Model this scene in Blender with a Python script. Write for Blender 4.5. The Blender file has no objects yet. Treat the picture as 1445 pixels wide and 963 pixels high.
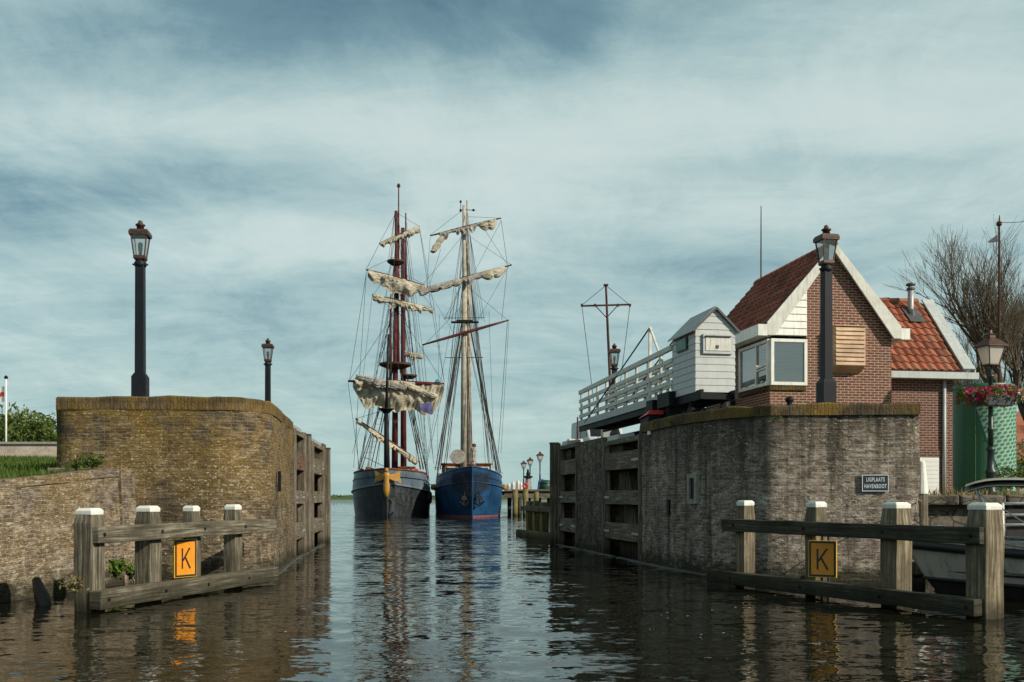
import bpy, bmesh, math, random
from mathutils import Vector, Matrix, noise
random.seed(11)
R = math.radians
scene = bpy.context.scene
COL = scene.collection
CAM_H = 1.6
F, CX, HY = 1405.0, 722.5, 700.0

def PX(px, Y): return (px - CX) / F * Y
def PZ(py, Y): return CAM_H + (HY - py) / F * Y
def P(px, py, Y): return Vector((PX(px, Y), Y, PZ(py, Y)))
def V(*a): return Vector(a)
def nz(p, s=1.0): return noise.noise(Vector(p) * s)

# ------------------------------------------------------------------ builder
class MB:
    def __init__(self): self.v = []; self.f = []; self.uv = []; self.mi = []
    def face(self, pts, uv=None):
        i = len(self.v); self.v += [Vector(p) for p in pts]
        self.f.append(list(range(i, i + len(pts)))); self.uv.append(uv)
    def hexa(self, c, uvs=None):      # 8 corners: bottom 4 ccw, top 4 ccw
        i = len(self.v); self.v += [Vector(p) for p in c]
        for q in ((0,3,2,1),(4,5,6,7),(0,1,5,4),(1,2,6,5),(2,3,7,6),(3,0,4,7)):
            self.f.append([i + k for k in q]); self.uv.append(None)
    def box(self, c, s, rz=0.0, top=None):
        c = Vector(c); hx, hy, hz = s[0]/2, s[1]/2, s[2]/2
        ca, sa = math.cos(rz), math.sin(rz)
        out = []
        for z, k in ((-hz, 1.0), (hz, top if top else 1.0)):
            for x, y in ((-hx,-hy),(hx,-hy),(hx,hy),(-hx,hy)):
                x2, y2 = x*k, y*k
                out.append(c + V(x2*ca - y2*sa, x2*sa + y2*ca, z))
        self.hexa(out)
    def beam(self, a, b, w, h, up=(0,0,1), jit=0.0, nseg=1):
        a, b = Vector(a), Vector(b); d = b - a; L = d.length; d = d / L
        up = Vector(up)
        if abs(d.dot(up)) > .95: up = V(0,1,0) if abs(d.y) < .9 else V(1,0,0)
        s = d.cross(up).normalized(); u = s.cross(d).normalized()
        rings = []
        for k in range(nseg + 1):
            p = a + d*(L*k/nseg)
            rings.append([p + s*(x*w/2 + jit*random.uniform(-1,1)) + u*(y*h/2 + jit*random.uniform(-1,1)) for x, y in ((-1,-1),(1,-1),(1,1),(-1,1))])
        i = len(self.v)
        for r in rings: self.v += r
        o = random.uniform(0, 9)
        ed = [0, w, w+h, 2*w+h, 2*w+2*h]
        for k in range(nseg):
            for j in range(4):
                j2 = (j+1) % 4
                self.f.append([i+k*4+j, i+k*4+j2, i+k*4+4+j2, i+k*4+4+j])
                u0, u1 = o + L*k/nseg, o + L*(k+1)/nseg
                self.uv.append([(u0, o+ed[j]), (u0, o+ed[j+1]), (u1, o+ed[j+1]), (u1, o+ed[j])])
        self.f.append([i+3, i+2, i+1, i]); self.uv.append([(o, o), (o+w*.15, o), (o+w*.15, o+h), (o, o+h)])
        e = i + nseg*4
        self.f.append([e, e+1, e+2, e+3]); self.uv.append([(o, o), (o+w*.15, o), (o+w*.15, o+h), (o, o+h)])
    def tube(self, pts, rad, n=8, cap=True, wob=None):
        pts = [Vector(p) for p in pts]
        if not isinstance(rad, (list, tuple)): rad = [rad]*len(pts)
        i0 = len(self.v); L = 0; o = random.uniform(0, 5)
        prev = None; lens = []
        for k, p in enumerate(pts):
            d = (pts[min(k+1, len(pts)-1)] - pts[max(k-1, 0)])
            if d.length < 1e-9: d = V(0,0,1)
            d.normalize()
            if prev is None:
                a = V(0,0,1) if abs(d.z) < .9 else V(1,0,0)
                s = d.cross(a).normalized()
            else:
                s = (prev - d*prev.dot(d))
                s = s.normalized() if s.length > 1e-6 else d.cross(V(0,0,1)).normalized()
            prev = s; u = d.cross(s)
            if k: L += (p - pts[k-1]).length
            lens.append(L)
            for j in range(n):
                t = 2*math.pi*j/n; r = rad[k]
                if wob: r *= wob(k, j)
                self.v.append(p + s*(math.cos(t)*r) + u*(math.sin(t)*r))
        for k in range(len(pts)-1):
            for j in range(n):
                j2 = (j+1) % n
                self.f.append([i0+k*n+j, i0+k*n+j2, i0+(k+1)*n+j2, i0+(k+1)*n+j])
                c = 6.28*max(rad[k], .005)/n
                self.uv.append([(o+lens[k], c*j), (o+lens[k], c*(j+1)), (o+lens[k+1], c*(j+1)), (o+lens[k+1], c*j)])
        if cap:
            self.f.append([i0+j for j in range(n)][::-1]); self.uv.append(None)
            e = i0 + (len(pts)-1)*n
            self.f.append([e+j for j in range(n)]); self.uv.append(None)
    def lathe(self, c, prof, n=16, sx=1.0, sy=1.0, rz=0.0):
        c = Vector(c); i0 = len(self.v)
        for r, z in prof:
            for j in range(n):
                t = 2*math.pi*j/n + rz
                self.v.append(c + V(math.cos(t)*r*sx, math.sin(t)*r*sy, z))
        for k in range(len(prof)-1):
            for j in range(n):
                j2 = (j+1) % n
                self.f.append([i0+k*n+j, i0+k*n+j2, i0+(k+1)*n+j2, i0+(k+1)*n+j]); self.uv.append(None)
        self.f.append([i0+j for j in range(n)][::-1]); self.uv.append(None)
        e = i0 + (len(prof)-1)*n
        self.f.append([e+j for j in range(n)]); self.uv.append(None)
    def sqtaper(self, c, prof, rz=0.0):     # square section lathe, half widths
        self.lathe(c, [(r*math.sqrt(2), z) for r, z in prof], 4, rz=rz + math.pi/4)
    def prism(self, poly, z0, z1):
        n = len(poly)
        self.face([V(x, y, z1) for x, y in poly]); self.face([V(x, y, z0) for x, y in reversed(poly)])
        for k in range(n):
            a, b = poly[k], poly[(k+1) % n]
            self.face([V(a[0],a[1],z0), V(b[0],b[1],z0), V(b[0],b[1],z1), V(a[0],a[1],z1)])
    def slab(self, poly3, ext):             # planar polygon in 3d extruded along ext
        n = len(poly3); ext = Vector(ext); p = [Vector(q) for q in poly3]
        self.face(p); self.face([q + ext for q in reversed(p)])
        for k in range(n):
            a, b = p[k], p[(k+1) % n]
            self.face([b, a, a + ext, b + ext])
    def grid(self, fn, nu, nv, uv=None, closed=False):
        i0 = len(self.v)
        for a in range(nu+1):
            for b in range(nv+1): self.v.append(Vector(fn(a/nu, b/nv)))
        for a in range(nu):
            for b in range(nv):
                self.f.append([i0+a*(nv+1)+b, i0+(a+1)*(nv+1)+b, i0+(a+1)*(nv+1)+b+1, i0+a*(nv+1)+b+1])
                self.uv.append([uv(x/nu, y/nv) for x, y in ((a,b),(a+1,b),(a+1,b+1),(a,b+1))] if uv else None)
    def build(self, name, m, parent=None, origin=None, smooth=False, bevel=0, fix=True):
        me = bpy.data.meshes.new(name)
        off = V(0,0,0)
        if parent is not None:
            off = world_loc(parent)
        elif origin is not None: off = Vector(origin)
        me.from_pydata([tuple(p - off) for p in self.v], [], self.f)
        uvl = me.uv_layers.new(name='UVMap')
        for fi, pol in enumerate(me.polygons):
            uv = self.uv[fi]
            if uv is None:
                nrm = pol.normal
                if abs(nrm.z) > .8: t, b = V(1,0,0), V(0,1,0)
                else:
                    t = V(-nrm.y, nrm.x, 0)
                    t = t.normalized() if t.length > 1e-6 else V(1,0,0)
                    b = nrm.cross(t)
                    if b.z < 0: b = -b
                for k, li in enumerate(pol.loop_indices):
                    p = self.v[self.f[fi][k]]
                    uvl.data[li].uv = (p.dot(t), p.dot(b))
            else:
                for k, li in enumerate(pol.loop_indices): uvl.data[li].uv = uv[k]
        if fix:
            bm = bmesh.new(); bm.from_mesh(me)
            bmesh.ops.remove_doubles(bm, verts=bm.verts, dist=1e-5)
            bmesh.ops.recalc_face_normals(bm, faces=bm.faces)
            bm.to_mesh(me); bm.free()
        if smooth:
            for p in me.polygons: p.use_smooth = True
        me.materials.append(m)
        o = bpy.data.objects.new(name, me); COL.objects.link(o)
        if parent is not None: o.parent = parent
        elif origin is not None: o.location = off
        if bevel:
            md = o.modifiers.new('bevel', 'BEVEL'); md.width = bevel; md.segments = 2; md.limit_method = 'ANGLE'; md.angle_limit = R(40)
        return o

def world_loc(o):
    l = V(0,0,0)
    while o is not None:
        l += Vector(o.location); o = o.parent
    return l
def tag(o, label=None, cat=None, group=None, kind=None):
    if label: o['label'] = label
    if cat: o['category'] = cat
    if group: o['group'] = group
    if kind: o['kind'] = kind
    return o
def thing(name, label, cat, loc, group=None):
    o = bpy.data.objects.new(name, None); COL.objects.link(o); o.location = loc; o.empty_display_size = .2
    return tag(o, label, cat, group)
def copy_tree(o, parent=None):
    c = o.copy(); COL.objects.link(c)
    if parent: c.parent = parent
    for ch in list(o.children): copy_tree(ch, c)
    return c
def lerp(a, b, t): return a + (b - a)*t

# ------------------------------------------------------------------ materials
class NT:
    def __init__(self, name):
        self.m = bpy.data.materials.new(name); self.m.use_nodes = True
        self.t = self.m.node_tree; self.n = self.t.nodes; self.l = self.t.links
        self.bsdf = self.n['Principled BSDF']
    def link(self, a, b): self.l.new(a, b)
    def val(self, sock, v):
        if hasattr(v, 'is_output') or isinstance(v, bpy.types.NodeSocket): self.l.new(v, sock)
        else: sock.default_value = v
    def new(self, t, **kw):
        n = self.n.new(t)
        for k, v in kw.items(): setattr(n, k, v)
        return n
    def math(self, op, a, b=None, c=None, clamp=False):
        n = self.new('ShaderNodeMath', operation=op, use_clamp=clamp); self.val(n.inputs[0], a)
        if b is not None: self.val(n.inputs[1], b)
        if c is not None: self.val(n.inputs[2], c)
        return n.outputs[0]
    def coord(self, kind='UV'):
        return self.new('ShaderNodeTexCoord').outputs[kind]
    def map(self, vec, scale=(1,1,1), loc=(0,0,0)):
        n = self.new('ShaderNodeMapping'); self.l.new(vec, n.inputs[0]); n.inputs['Scale'].default_value = scale; n.inputs['Location'].default_value = loc
        return n.outputs[0]
    def noise(self, vec, scale, detail=4, rough=.55, dist=0, lac=2.0):
        n = self.new('ShaderNodeTexNoise'); self.l.new(vec, n.inputs['Vector'])
        n.inputs['Scale'].default_value = scale; n.inputs['Detail'].default_value = detail; n.inputs['Roughness'].default_value = rough; n.inputs['Distortion'].default_value = dist
        return n.outputs['Fac']
    def ramp(self, fac, stops):
        n = self.new('ShaderNodeValToRGB'); self.l.new(fac, n.inputs[0]); e = n.color_ramp.elements
        while len(e) < len(stops): e.new(.5)
        for k, (p, c) in enumerate(stops):
            e[k].position = p; e[k].color = (c, c, c, 1) if not isinstance(c, tuple) else (*c, 1)
        return n.outputs[0]
    def rng(self, v, a, b, c=0.0, d=1.0):
        n = self.new('ShaderNodeMapRange'); self.val(n.inputs[0], v)
        for k, x in enumerate((a, b, c, d)): n.inputs[k+1].default_value = x
        return n.outputs[0]
    def mix(self, fac, a, b, mode='MIX'):
        n = self.new('ShaderNodeMix', data_type='RGBA', blend_type=mode)
        self.val(n.inputs[0], fac)
        for s, v in ((n.inputs[6], a), (n.inputs[7], b)):
            if isinstance(v, tuple): s.default_value = (*v, 1) if len(v) == 3 else v
            else: self.l.new(v, s)
        return n.outputs[2]
    def bump(self, h, strength=.5, dist=.01, normal=None):
        n = self.new('ShaderNodeBump'); self.l.new(h, n.inputs['Height']); n.inputs['Strength'].default_value = strength; n.inputs['Distance'].default_value = dist
        if normal is not None: self.l.new(normal, n.inputs['Normal'])
        return n.outputs[0]
    def out(self, col=None, rough=None, normal=None, metal=None, spec=None):
        b = self.bsdf.inputs
        if col is not None:
            if isinstance(col, tuple): b['Base Color'].default_value = (*col, 1)
            else: self.l.new(col, b['Base Color'])
        if rough is not None: self.val(b['Roughness'], rough)
        if metal is not None: self.val(b['Metallic'], metal)
        if spec is not None: self.val(b['Specular IOR Level'], spec)
        if normal is not None: self.l.new(normal, b['Normal'])
        return self.m
MATS = {}
def paint(name, rgb, rough=.5, var=.3, scale=4.0, bump=.15, dirt=None, metal=0.0, streak=False, spec=.5):
    if name in MATS: return MATS[name]
    t = NT(name); c = t.coord('Object')
    n1 = t.noise(c, scale, 5, .6)
    n2 = t.noise(t.map(c, (6,6,.8) if streak else (1,1,1)), scale*.7 if streak else scale*6, 4, .6)
    k = t.mix(t.rng(n1, .3, .7), tuple(x*(1-var) for x in rgb), tuple(min(1, x*(1+var*.6)) for x in rgb))
    if dirt: k = t.mix(t.math('MULTIPLY', t.rng(n2, .5, .75), .75), k, dirt)
    MATS[name] = t.out(k, t.rng(n1, .2, .8, max(.02, rough-.1), min(1, rough+.12)), t.bump(n2, bump, .01) if bump else None, metal, spec)
    return MATS[name]

def old_brick(name, c1, c2, mortar, ochre=.6, soot=.5, white=.5, streak=.5, top=3.4, moss=.2, topdark=.0, tide_on=True, flat_ochre=False):
    t = NT(name); uv = t.coord('UV'); g = t.coord('Object')
    wob = t.noise(uv, 1.3, 3, .6)
    add = t.new('ShaderNodeVectorMath', operation='ADD'); t.link(uv, add.inputs[0])
    cmb = t.new('ShaderNodeCombineXYZ'); t.link(t.math('MULTIPLY', t.math('SUBTRACT', wob, .5), .03), cmb.inputs[1]); t.link(cmb.outputs[0], add.inputs[1])
    b = t.new('ShaderNodeTexBrick'); t.link(add.outputs[0], b.inputs['Vector'])
    b.inputs['Scale'].default_value = 1; b.inputs['Brick Width'].default_value = .215; b.inputs['Row Height'].default_value = .066
    b.inputs['Mortar Size'].default_value = .0105; b.inputs['Mortar Smooth'].default_value = .45; b.inputs['Bias'].default_value = -.1
    b.inputs['Color1'].default_value = (*c1, 1); b.inputs['Color2'].default_value = (*c2, 1); b.inputs['Mortar'].default_value = (*mortar, 1)
    col = b.outputs['Color']
    sx = t.new('ShaderNodeSeparateXYZ'); t.link(uv, sx.inputs[0]); h = sx.outputs[1]
    pat = t.noise(uv, .55, 5, .6); pat2 = t.noise(t.map(uv, (1,1,1), (7,3,0)), .9, 6, .65)
    fine = t.noise(uv, 11, 5, .7); spots = t.noise(t.map(uv, (1,1.4,1), (3,9,0)), 16, 3, .6)
    st = t.noise(t.map(uv, (2.6,.22,1), (1,5,0)), 1.4, 5, .6)
    mid = t.noise(t.map(uv, (1,1.6,1), (5,1,0)), 3.2, 6, .7)
    col = t.mix(t.rng(fine, .35, .7, .0, .55), col, (.06,.05,.04))
    col = t.mix(t.math('MULTIPLY', t.rng(mid, .47, .66), .6), col, tuple(x*1.55+.02 for x in mortar))
    e1 = t.noise(t.map(uv, (4.5,15,1), (2,8,0)), 1.0, 4, .75); e2 = t.noise(t.map(uv, (3.8,14,1), (12,3,0)), 1.0, 4, .75)
    col = t.mix(t.rng(e1, .54, .62, 0, .75), col, (.028,.022,.017))
    col = t.mix(t.math('MULTIPLY', t.rng(e2, .55, .62, 0, .9), t.rng(pat2, .36, .58, .3, 1.0)), col, tuple(min(.6, x*1.7+.03) for x in mortar))
    col = t.mix(t.math('MULTIPLY', t.rng(pat, .46, .68), soot), col, (.035,.032,.028))
    col = t.mix(t.math('MULTIPLY', t.rng(st, .5, .68), streak), col, (.03,.028,.022))
    # ochre lichen: mostly towards the coping
    hh = t.rng(h, top-2.6, top+.1, .1, 1.0) if not flat_ochre else t.rng(pat, .35, .6, 1.0, .35)
    och = t.math('MULTIPLY', t.math('MULTIPLY', t.rng(t.math('ADD', pat2, t.math('MULTIPLY', mid, .35)), .56, .74), hh), ochre)
    col = t.mix(och, col, (.225,.135,.018))
    if topdark:
        td = t.math('MULTIPLY', t.rng(t.math('ADD', h, t.math('MULTIPLY', st, 2.4)), 3.4, 4.5), topdark)
        col = t.mix(td, col, (.03,.027,.02))
    # white efflorescence / lichen spots in patches
    w = t.math('MULTIPLY', t.math('MULTIPLY', t.rng(spots, .575, .635, 0, .8), t.rng(t.math('ADD', pat2, t.math('MULTIPLY', t.math('SUBTRACT', mid, .5), .5)), .45, .58, .0, 1)), white)
    col = t.mix(w, col, (.5,.47,.4))
    w2 = t.math('MULTIPLY', t.math('MULTIPLY', t.rng(t.noise(t.map(uv, (4,.8,1), (2,2,0)), 1.5, 4, .6), .6, .75), t.rng(h, .1, 2.2, 1, .1)), white)
    col = t.mix(t.math('MULTIPLY', w2, .6), col, (.5,.46,.4))
    # tide line: green algae with an uneven upper edge
    tide = t.rng(t.math('ADD', h, t.math('MULTIPLY', t.math('SUBTRACT', mid, .5), .8)), .12, .42, 1, 0)
    if tide_on: col = t.mix(t.math('MULTIPLY', tide, .85), col, (.022,.024,.012))
    if moss: col = t.mix(t.math('MULTIPLY', t.math('MULTIPLY', t.rng(pat2, .55, .7), t.rng(fine, .45, .6)), moss), col, (.06,.065,.015))
    hgt = t.math('ADD', t.math('MULTIPLY', b.outputs['Fac'], -.9), t.math('ADD', t.math('MULTIPLY', t.math('ADD', fine, e1), .8), t.math('MULTIPLY', mid, .8)))
    return t.out(col, .92, t.bump(hgt, 1.0, .03), spec=.2)

def clean_brick(name, c1, c2, mortar):
    t = NT(name); uv = t.coord('UV')
    b = t.new('ShaderNodeTexBrick'); t.link(uv, b.inputs['Vector'])
    b.inputs['Scale'].default_value = 1; b.inputs['Brick Width'].default_value = .212; b.inputs['Row Height'].default_value = .069
    b.inputs['Mortar Size'].default_value = .0095; b.inputs['Mortar Smooth'].default_value = .2
    b.inputs['Color1'].default_value = (*c1, 1); b.inputs['Color2'].default_value = (*c2, 1); b.inputs['Mortar'].default_value = (*mortar, 1)
    f = t.noise(uv, 14, 4, .7); g = t.noise(uv, .8, 4, .6)
    col = t.mix(t.rng(f, .4, .7, 0, .45), b.outputs['Color'], (.05,.02,.015))
    col = t.mix(t.rng(g, .5, .75, 0, .35), col, (.2,.13,.1))
    return t.out(col, .85, t.bump(t.math('ADD', t.math('MULTIPLY', b.outputs['Fac'], -1.0), t.math('MULTIPLY', f, .4)), .6, .012), spec=.25)

def wood(name, dark, mid_, light, green=0.0, crack=.6, ochre=0.0):
    t = NT(name); uv = t.coord('UV'); ob = t.coord('Object')
    g = t.noise(t.map(uv, (1.2,26,1)), 1.0, 6, .65, .4)
    g2 = t.noise(t.map(uv, (.5,60,1), (3,1,0)), 1.0, 4, .7)
    big = t.noise(ob, 1.7, 4, .6); kn = t.noise(ob, 9, 4, .6)
    col = t.ramp(g, [(.36, dark), (.5, mid_), (.64, light)])
    col = t.mix(t.rng(big, .38, .62, 0, .7), col, tuple(x*.45 for x in mid_))
    cr = t.rng(g2, .62, .70)
    col = t.mix(t.math('MULTIPLY', cr, crack), col, (.015,.013,.01))
    if green: col = t.mix(t.math('MULTIPLY', t.rng(kn, .5, .68), green), col, (.055,.06,.02))
    if ochre: col = t.mix(t.math('MULTIPLY', t.rng(big, .5, .65), ochre), col, (.16,.09,.03))
    sep = t.new('ShaderNodeSeparateXYZ'); geo = t.new('ShaderNodeNewGeometry'); t.link(geo.outputs['Position'], sep.inputs[0])
    wet = t.rng(t.math('ADD', sep.outputs[2], t.math('MULTIPLY', t.math('SUBTRACT', kn, .5), .3)), .05, .3, .8, 0)
    col = t.mix(wet, col, (.018,.018,.01))
    hgt = t.math('ADD', g, t.math('MULTIPLY', cr, -1.2))
    return t.out(col, .85, t.bump(hgt, .7, .012), spec=.2)

def tiles(name, stops, lichen=.3):
    t = NT(name); uv = t.coord('UV')
    fl = t.new('ShaderNodeVectorMath', operation='FLOOR'); t.link(uv, fl.inputs[0])
    wn = t.new('ShaderNodeTexWhiteNoise', noise_dimensions='2D'); t.link(fl.outputs[0], wn.inputs['Vector'])
    col = t.ramp(wn.outputs['Value'], stops)
    f = t.noise(uv, 3.5, 5, .7); g = t.noise(uv, .35, 4, .6)
    col = t.mix(t.math('MULTIPLY', t.rng(f, .5, .7), .5), col, (.05,.025,.018))
    col = t.mix(t.math('MULTIPLY', t.rng(g, .5, .7), lichen), col, (.12,.09,.05))
    return t.out(col, .75, t.bump(f, .3, .01), spec=.3)

M = {}
M['brick_left'] = old_brick('weathered_brown_brick', (.052,.036,.020), (.115,.080,.045), (.25,.205,.14), ochre=.85, soot=.7, white=1.0, streak=.35)
M['brick_wing'] = old_brick('weathered_pale_brick', (.105,.075,.052), (.205,.155,.115), (.34,.30,.24), ochre=.4, soot=.45, white=1.0, streak=.25, top=1.6)
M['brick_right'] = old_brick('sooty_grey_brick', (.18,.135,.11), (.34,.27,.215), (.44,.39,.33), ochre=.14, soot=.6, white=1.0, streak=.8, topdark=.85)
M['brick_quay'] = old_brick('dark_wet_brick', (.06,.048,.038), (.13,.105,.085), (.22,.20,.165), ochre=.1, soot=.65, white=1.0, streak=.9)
M['coping'] = old_brick('lichen_stone_coping', (.075,.055,.032), (.125,.09,.05), (.10,.075,.045), ochre=.75, soot=.8, white=.12, streak=.7, moss=.5, tide_on=False, flat_ochre=True)
M['house_brick'] = clean_brick('red_brick', (.19,.068,.042), (.115,.042,.030), (.46,.38,.30))
M['annex_brick'] = clean_brick('purple_red_brick', (.15,.06,.045), (.095,.04,.034), (.36,.29,.235))
M['wood_grey'] = wood('weathered_grey_oak', (.035,.032,.023), (.14,.123,.092), (.31,.28,.22), .4, .9)
M['wood_tan'] = wood('weathered_tan_oak', (.055,.043,.027), (.19,.158,.108), (.36,.305,.22), .35, .9)
M['wood_dark'] = wood('dark_oak', (.022,.02,.015), (.06,.055,.04), (.13,.12,.09), .45)
M['wood_gate'] = wood('gate_oak', (.05,.043,.033), (.17,.145,.112), (.33,.29,.24), .35, ochre=.2)
M['wood_gate_red'] = wood('brown_gate_oak', (.05,.03,.02), (.15,.09,.06), (.25,.16,.11), .2)
M['wood_pile'] = wood('yellowed_pile', (.07,.055,.025), (.22,.18,.08), (.34,.28,.14), .4)
M['cedar'] = wood('fresh_cedar', (.47,.30,.18), (.66,.46,.31), (.76,.57,.41), 0, .05)
M['cap_white'] = paint('white_cap', (.74,.75,.70), .6, .15, 9, .2, (.35,.35,.28))
M['white'] = paint('white_paint', (.72,.72,.68), .45, .12, 3, .1, (.42,.42,.36), streak=True)
M['white_old'] = paint('dirty_white_paint', (.58,.58,.53), .55, .2, 4, .15, (.26,.25,.2), streak=True)
M['hut_white'] = paint('grey_white_paint', (.42,.45,.45), .5, .12, 3, .1, (.31,.32,.30), streak=True)
M['zinc'] = paint('zinc_sheet', (.36,.38,.38), .5, .2, 5, .1, (.2,.2,.19), metal=.3)
M['grey_board'] = paint('grey_painted_board', (.42,.46,.46), .5, .12, 3, .08, (.28,.29,.28), streak=True)
M['black_iron'] = paint('black_iron', (.009,.010,.012), .6, .35, 8, .15, spec=.18)
M['navy_iron'] = paint('blue_black_iron', (.008,.010,.015), .5, .3, 6, .1, (.014,.014,.015), spec=.2)
M['copper'] = paint('oxidised_copper', (.085,.042,.034), .5, .4, 9, .2, (.05,.05,.045), metal=.4)
M['green_iron'] = paint('dark_green_iron', (.012,.032,.03), .4, .3, 9, .15)
M['lead'] = paint('lead_sheet', (.06,.065,.07), .6, .3, 9, .2)
M['orange'] = paint('orange_board', (.72,.27,.015), .45, .12, 5, .05, (.42,.15,.03))
M['yellow_edge'] = paint('yellow_edge', (.72,.42,.02), .5, .15, 6, .05)
M['sign_black'] = paint('sign_black', (.015,.013,.012), .5, .2, 8, .05)
M['sign_navy'] = paint('enamel_navy', (.018,.024,.038), .35, .2, 6, .05)
M['sign_white'] = paint('enamel_white', (.62,.66,.68), .45, .15, 9, .05)
M['red'] = paint('signal_red', (.55,.03,.025), .45, .15, 6, .05)
M['pink'] = paint('salmon_red', (.62,.16,.11), .5, .15, 6, .05)
M['rubber'] = paint('black_rubber', (.012,.012,.013), .55, .3, 8, .2, (.05,.05,.045))
M['stone'] = paint('pale_stone', (.30,.29,.26), .85, .35, 6, .5, (.12,.11,.09))
M['concrete'] = paint('pale_concrete', (.40,.33,.28), .9, .3, 2, .4, (.2,.18,.15))
M['soil'] = paint('dry_grass_soil', (.17,.135,.07), .95, .45, 2.5, .6, (.06,.065,.025))
M['paving'] = paint('grey_paving', (.16,.15,.13), .9, .3, 3, .4, (.09,.085,.06))
M['grass_base'] = paint('grass_ground', (.05,.085,.012), .95, .5, 1.4, .6, (.09,.10,.02))
def leafmat(name, a, b, rough=.6):
    t = NT(name); g = t.new('ShaderNodeObjectInfo'); c = t.coord('Object')
    n = t.noise(c, 1.1, 3, .6); n2 = t.noise(c, 12, 2, .5)
    col = t.mix(t.rng(t.math('ADD', t.math('MULTIPLY', n, .6), t.math('MULTIPLY', n2, .4)), .36, .64), a, b)
    m = t.out(col, rough, spec=.25)
    t.bsdf.inputs['Subsurface Weight'].default_value = 0
    tr = t.new('ShaderNodeBsdfTranslucent'); t.link(col, tr.inputs[0])
    mx = t.new('ShaderNodeMixShader'); mx.inputs[0].default_value = .3
    t.link(t.bsdf.outputs[0], mx.inputs[1]); t.link(tr.outputs[0], mx.inputs[2]); t.link(mx.outputs[0], t.n['Material Output'].inputs[0])
    return m
M['grass'] = leafmat('grass_blades', (.035,.075,.010), (.11,.165,.025))
M['dry_grass'] = leafmat('dry_grass_blades', (.14,.12,.05), (.30,.25,.11))
M['leaf'] = leafmat('tree_leaf', (.045,.085,.016), (.15,.20,.045))
M['leaf_bright'] = leafmat('weed_leaf', (.05,.12,.012), (.16,.26,.03))
M['petal_pink'] = leafmat('pink_petal', (.30,.012,.075), (.55,.05,.17), .5)
M['petal_white'] = leafmat('white_petal', (.55,.55,.5), (.72,.72,.66), .5)
M['bark'] = paint('mossy_bark', (.085,.064,.040), .9, .45, 5, .6, (.075,.07,.02))
M['toe'] = paint('wet_stone_toe', (.06,.06,.05), .7, .4, 5, .4, (.02,.02,.015))
def sailmat(name, a, b, c):
    t = NT(name); o = t.coord('Object')
    n = t.noise(o, .9, 5, .65); f = t.noise(t.map(o, (1,1,2.5)), 5, 5, .7, .6)
    col = t.ramp(n, [(.3, a), (.5, b), (.7, c)])
    col = t.mix(t.math('MULTIPLY', t.rng(f, .50, .62), .6), col, tuple(x*.35 for x in a))  # dark creases: shade of the folds painted into the canvas colour
    return t.out(col, .9, t.bump(f, .8, .10), spec=.1)
M['sail'] = sailmat('cream_canvas', (.31,.265,.19), (.48,.435,.34), (.62,.58,.48))
M['sail_grey'] = sailmat('grey_canvas', (.20,.19,.17), (.33,.31,.28), (.46,.44,.40))
M['mast_red'] = wood('oxblood_mast', (.045,.012,.013), (.10,.024,.025), (.16,.045,.042), 0, .3)
M['mast_cream'] = wood('cream_mast', (.26,.23,.18), (.42,.38,.31), (.55,.51,.43), 0, .25)
M['spar_brown'] = wood('brown_spar', (.035,.018,.014), (.085,.042,.032), (.14,.07,.05), 0, .3)
M['rope'] = paint('tarred_rope', (.035,.03,.026), .9, .4, 9, 0)
M['rope_tan'] = paint('hemp_rope', (.26,.21,.15), .9, .3, 9, .2)
M['hull_black'] = paint('black_hull', (.028,.035,.041), .42, .45, .9, .25, (.10,.105,.105), streak=True)
M['hull_slate'] = paint('slate_bulwark', (.125,.17,.215), .42, .3, .8, .12, (.035,.05,.07), streak=True)
M['hull_blue'] = paint('blue_hull', (.013,.060,.150), .32, .4, .9, .12, (.008,.02,.042), streak=True)
M['boot_red'] = paint('boot_topping', (.30,.085,.065), .6, .3, 3, .1)
M['gold'] = paint('gilded_wood', (.42,.22,.03), .45, .3, 9, .3, (.2,.1,.02))
M['varnish'] = wood('varnished_wood', (.10,.03,.015), (.20,.062,.03), (.28,.10,.05), 0, .2)
M['deck'] = paint('ship_deck', (.20,.15,.10), .8, .3, 3, .2)
M['boat_grey'] = paint('grey_boat_hull', (.55,.51,.46), .45, .2, 1.5, .1, (.11,.10,.09), streak=True)
M['boat_deck'] = paint('pale_boat_deck', (.36,.38,.38), .5, .2, 3, .08, (.22,.23,.22))
M['boat_dark'] = paint('dark_boat_bottom', (.035,.032,.028), .6, .3, 3, .1)
M['canvas_grey'] = paint('grey_canopy', (.27,.265,.24), .85, .2, 4, .25)
M['steel'] = paint('brushed_steel', (.55,.56,.55), .3, .12, 9, 0, metal=.85)
M['tank_green'] = paint('tank_green', (.022,.135,.068), .42, .12, 2, .05, (.03,.10,.06), streak=True)
M['tank_pale'] = paint('tank_pale_green', (.20,.36,.28), .5, .15, 3, .05)
M['van_paint'] = paint('van_silver', (.50,.54,.57), .3, .08, 2, 0, metal=.1)
M['dark_glass'] = paint('dark_window', (.012,.015,.018), .08, .1, 2, 0)
M['garage'] = paint('garage_white', (.68,.69,.68), .45, .06, 2, .05)
M['bin_green'] = paint('bin_green', (.01,.06,.045), .45, .2, 4, .1)
M['tarp_blue'] = paint('tarp_blue', (.03,.10,.24), .6, .2, 4, .2)
M['patch'] = paint('violet_patch', (.10,.10,.25), .8, .25, 5, .1)
M['teal'] = paint('teal_cloth', (.02,.20,.24), .8, .2, 5, .1)
M['tile_dark'] = tiles('dark_red_tile', [(.0,(.12,.038,.025)), (.5,(.235,.066,.039)), (1,(.31,.098,.055))], .2)
M['tile_orange'] = tiles('orange_tile', [(.0,(.16,.052,.032)), (.4,(.275,.083,.044)), (.75,(.34,.112,.06)), (1,(.26,.125,.08))], .2)
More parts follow.
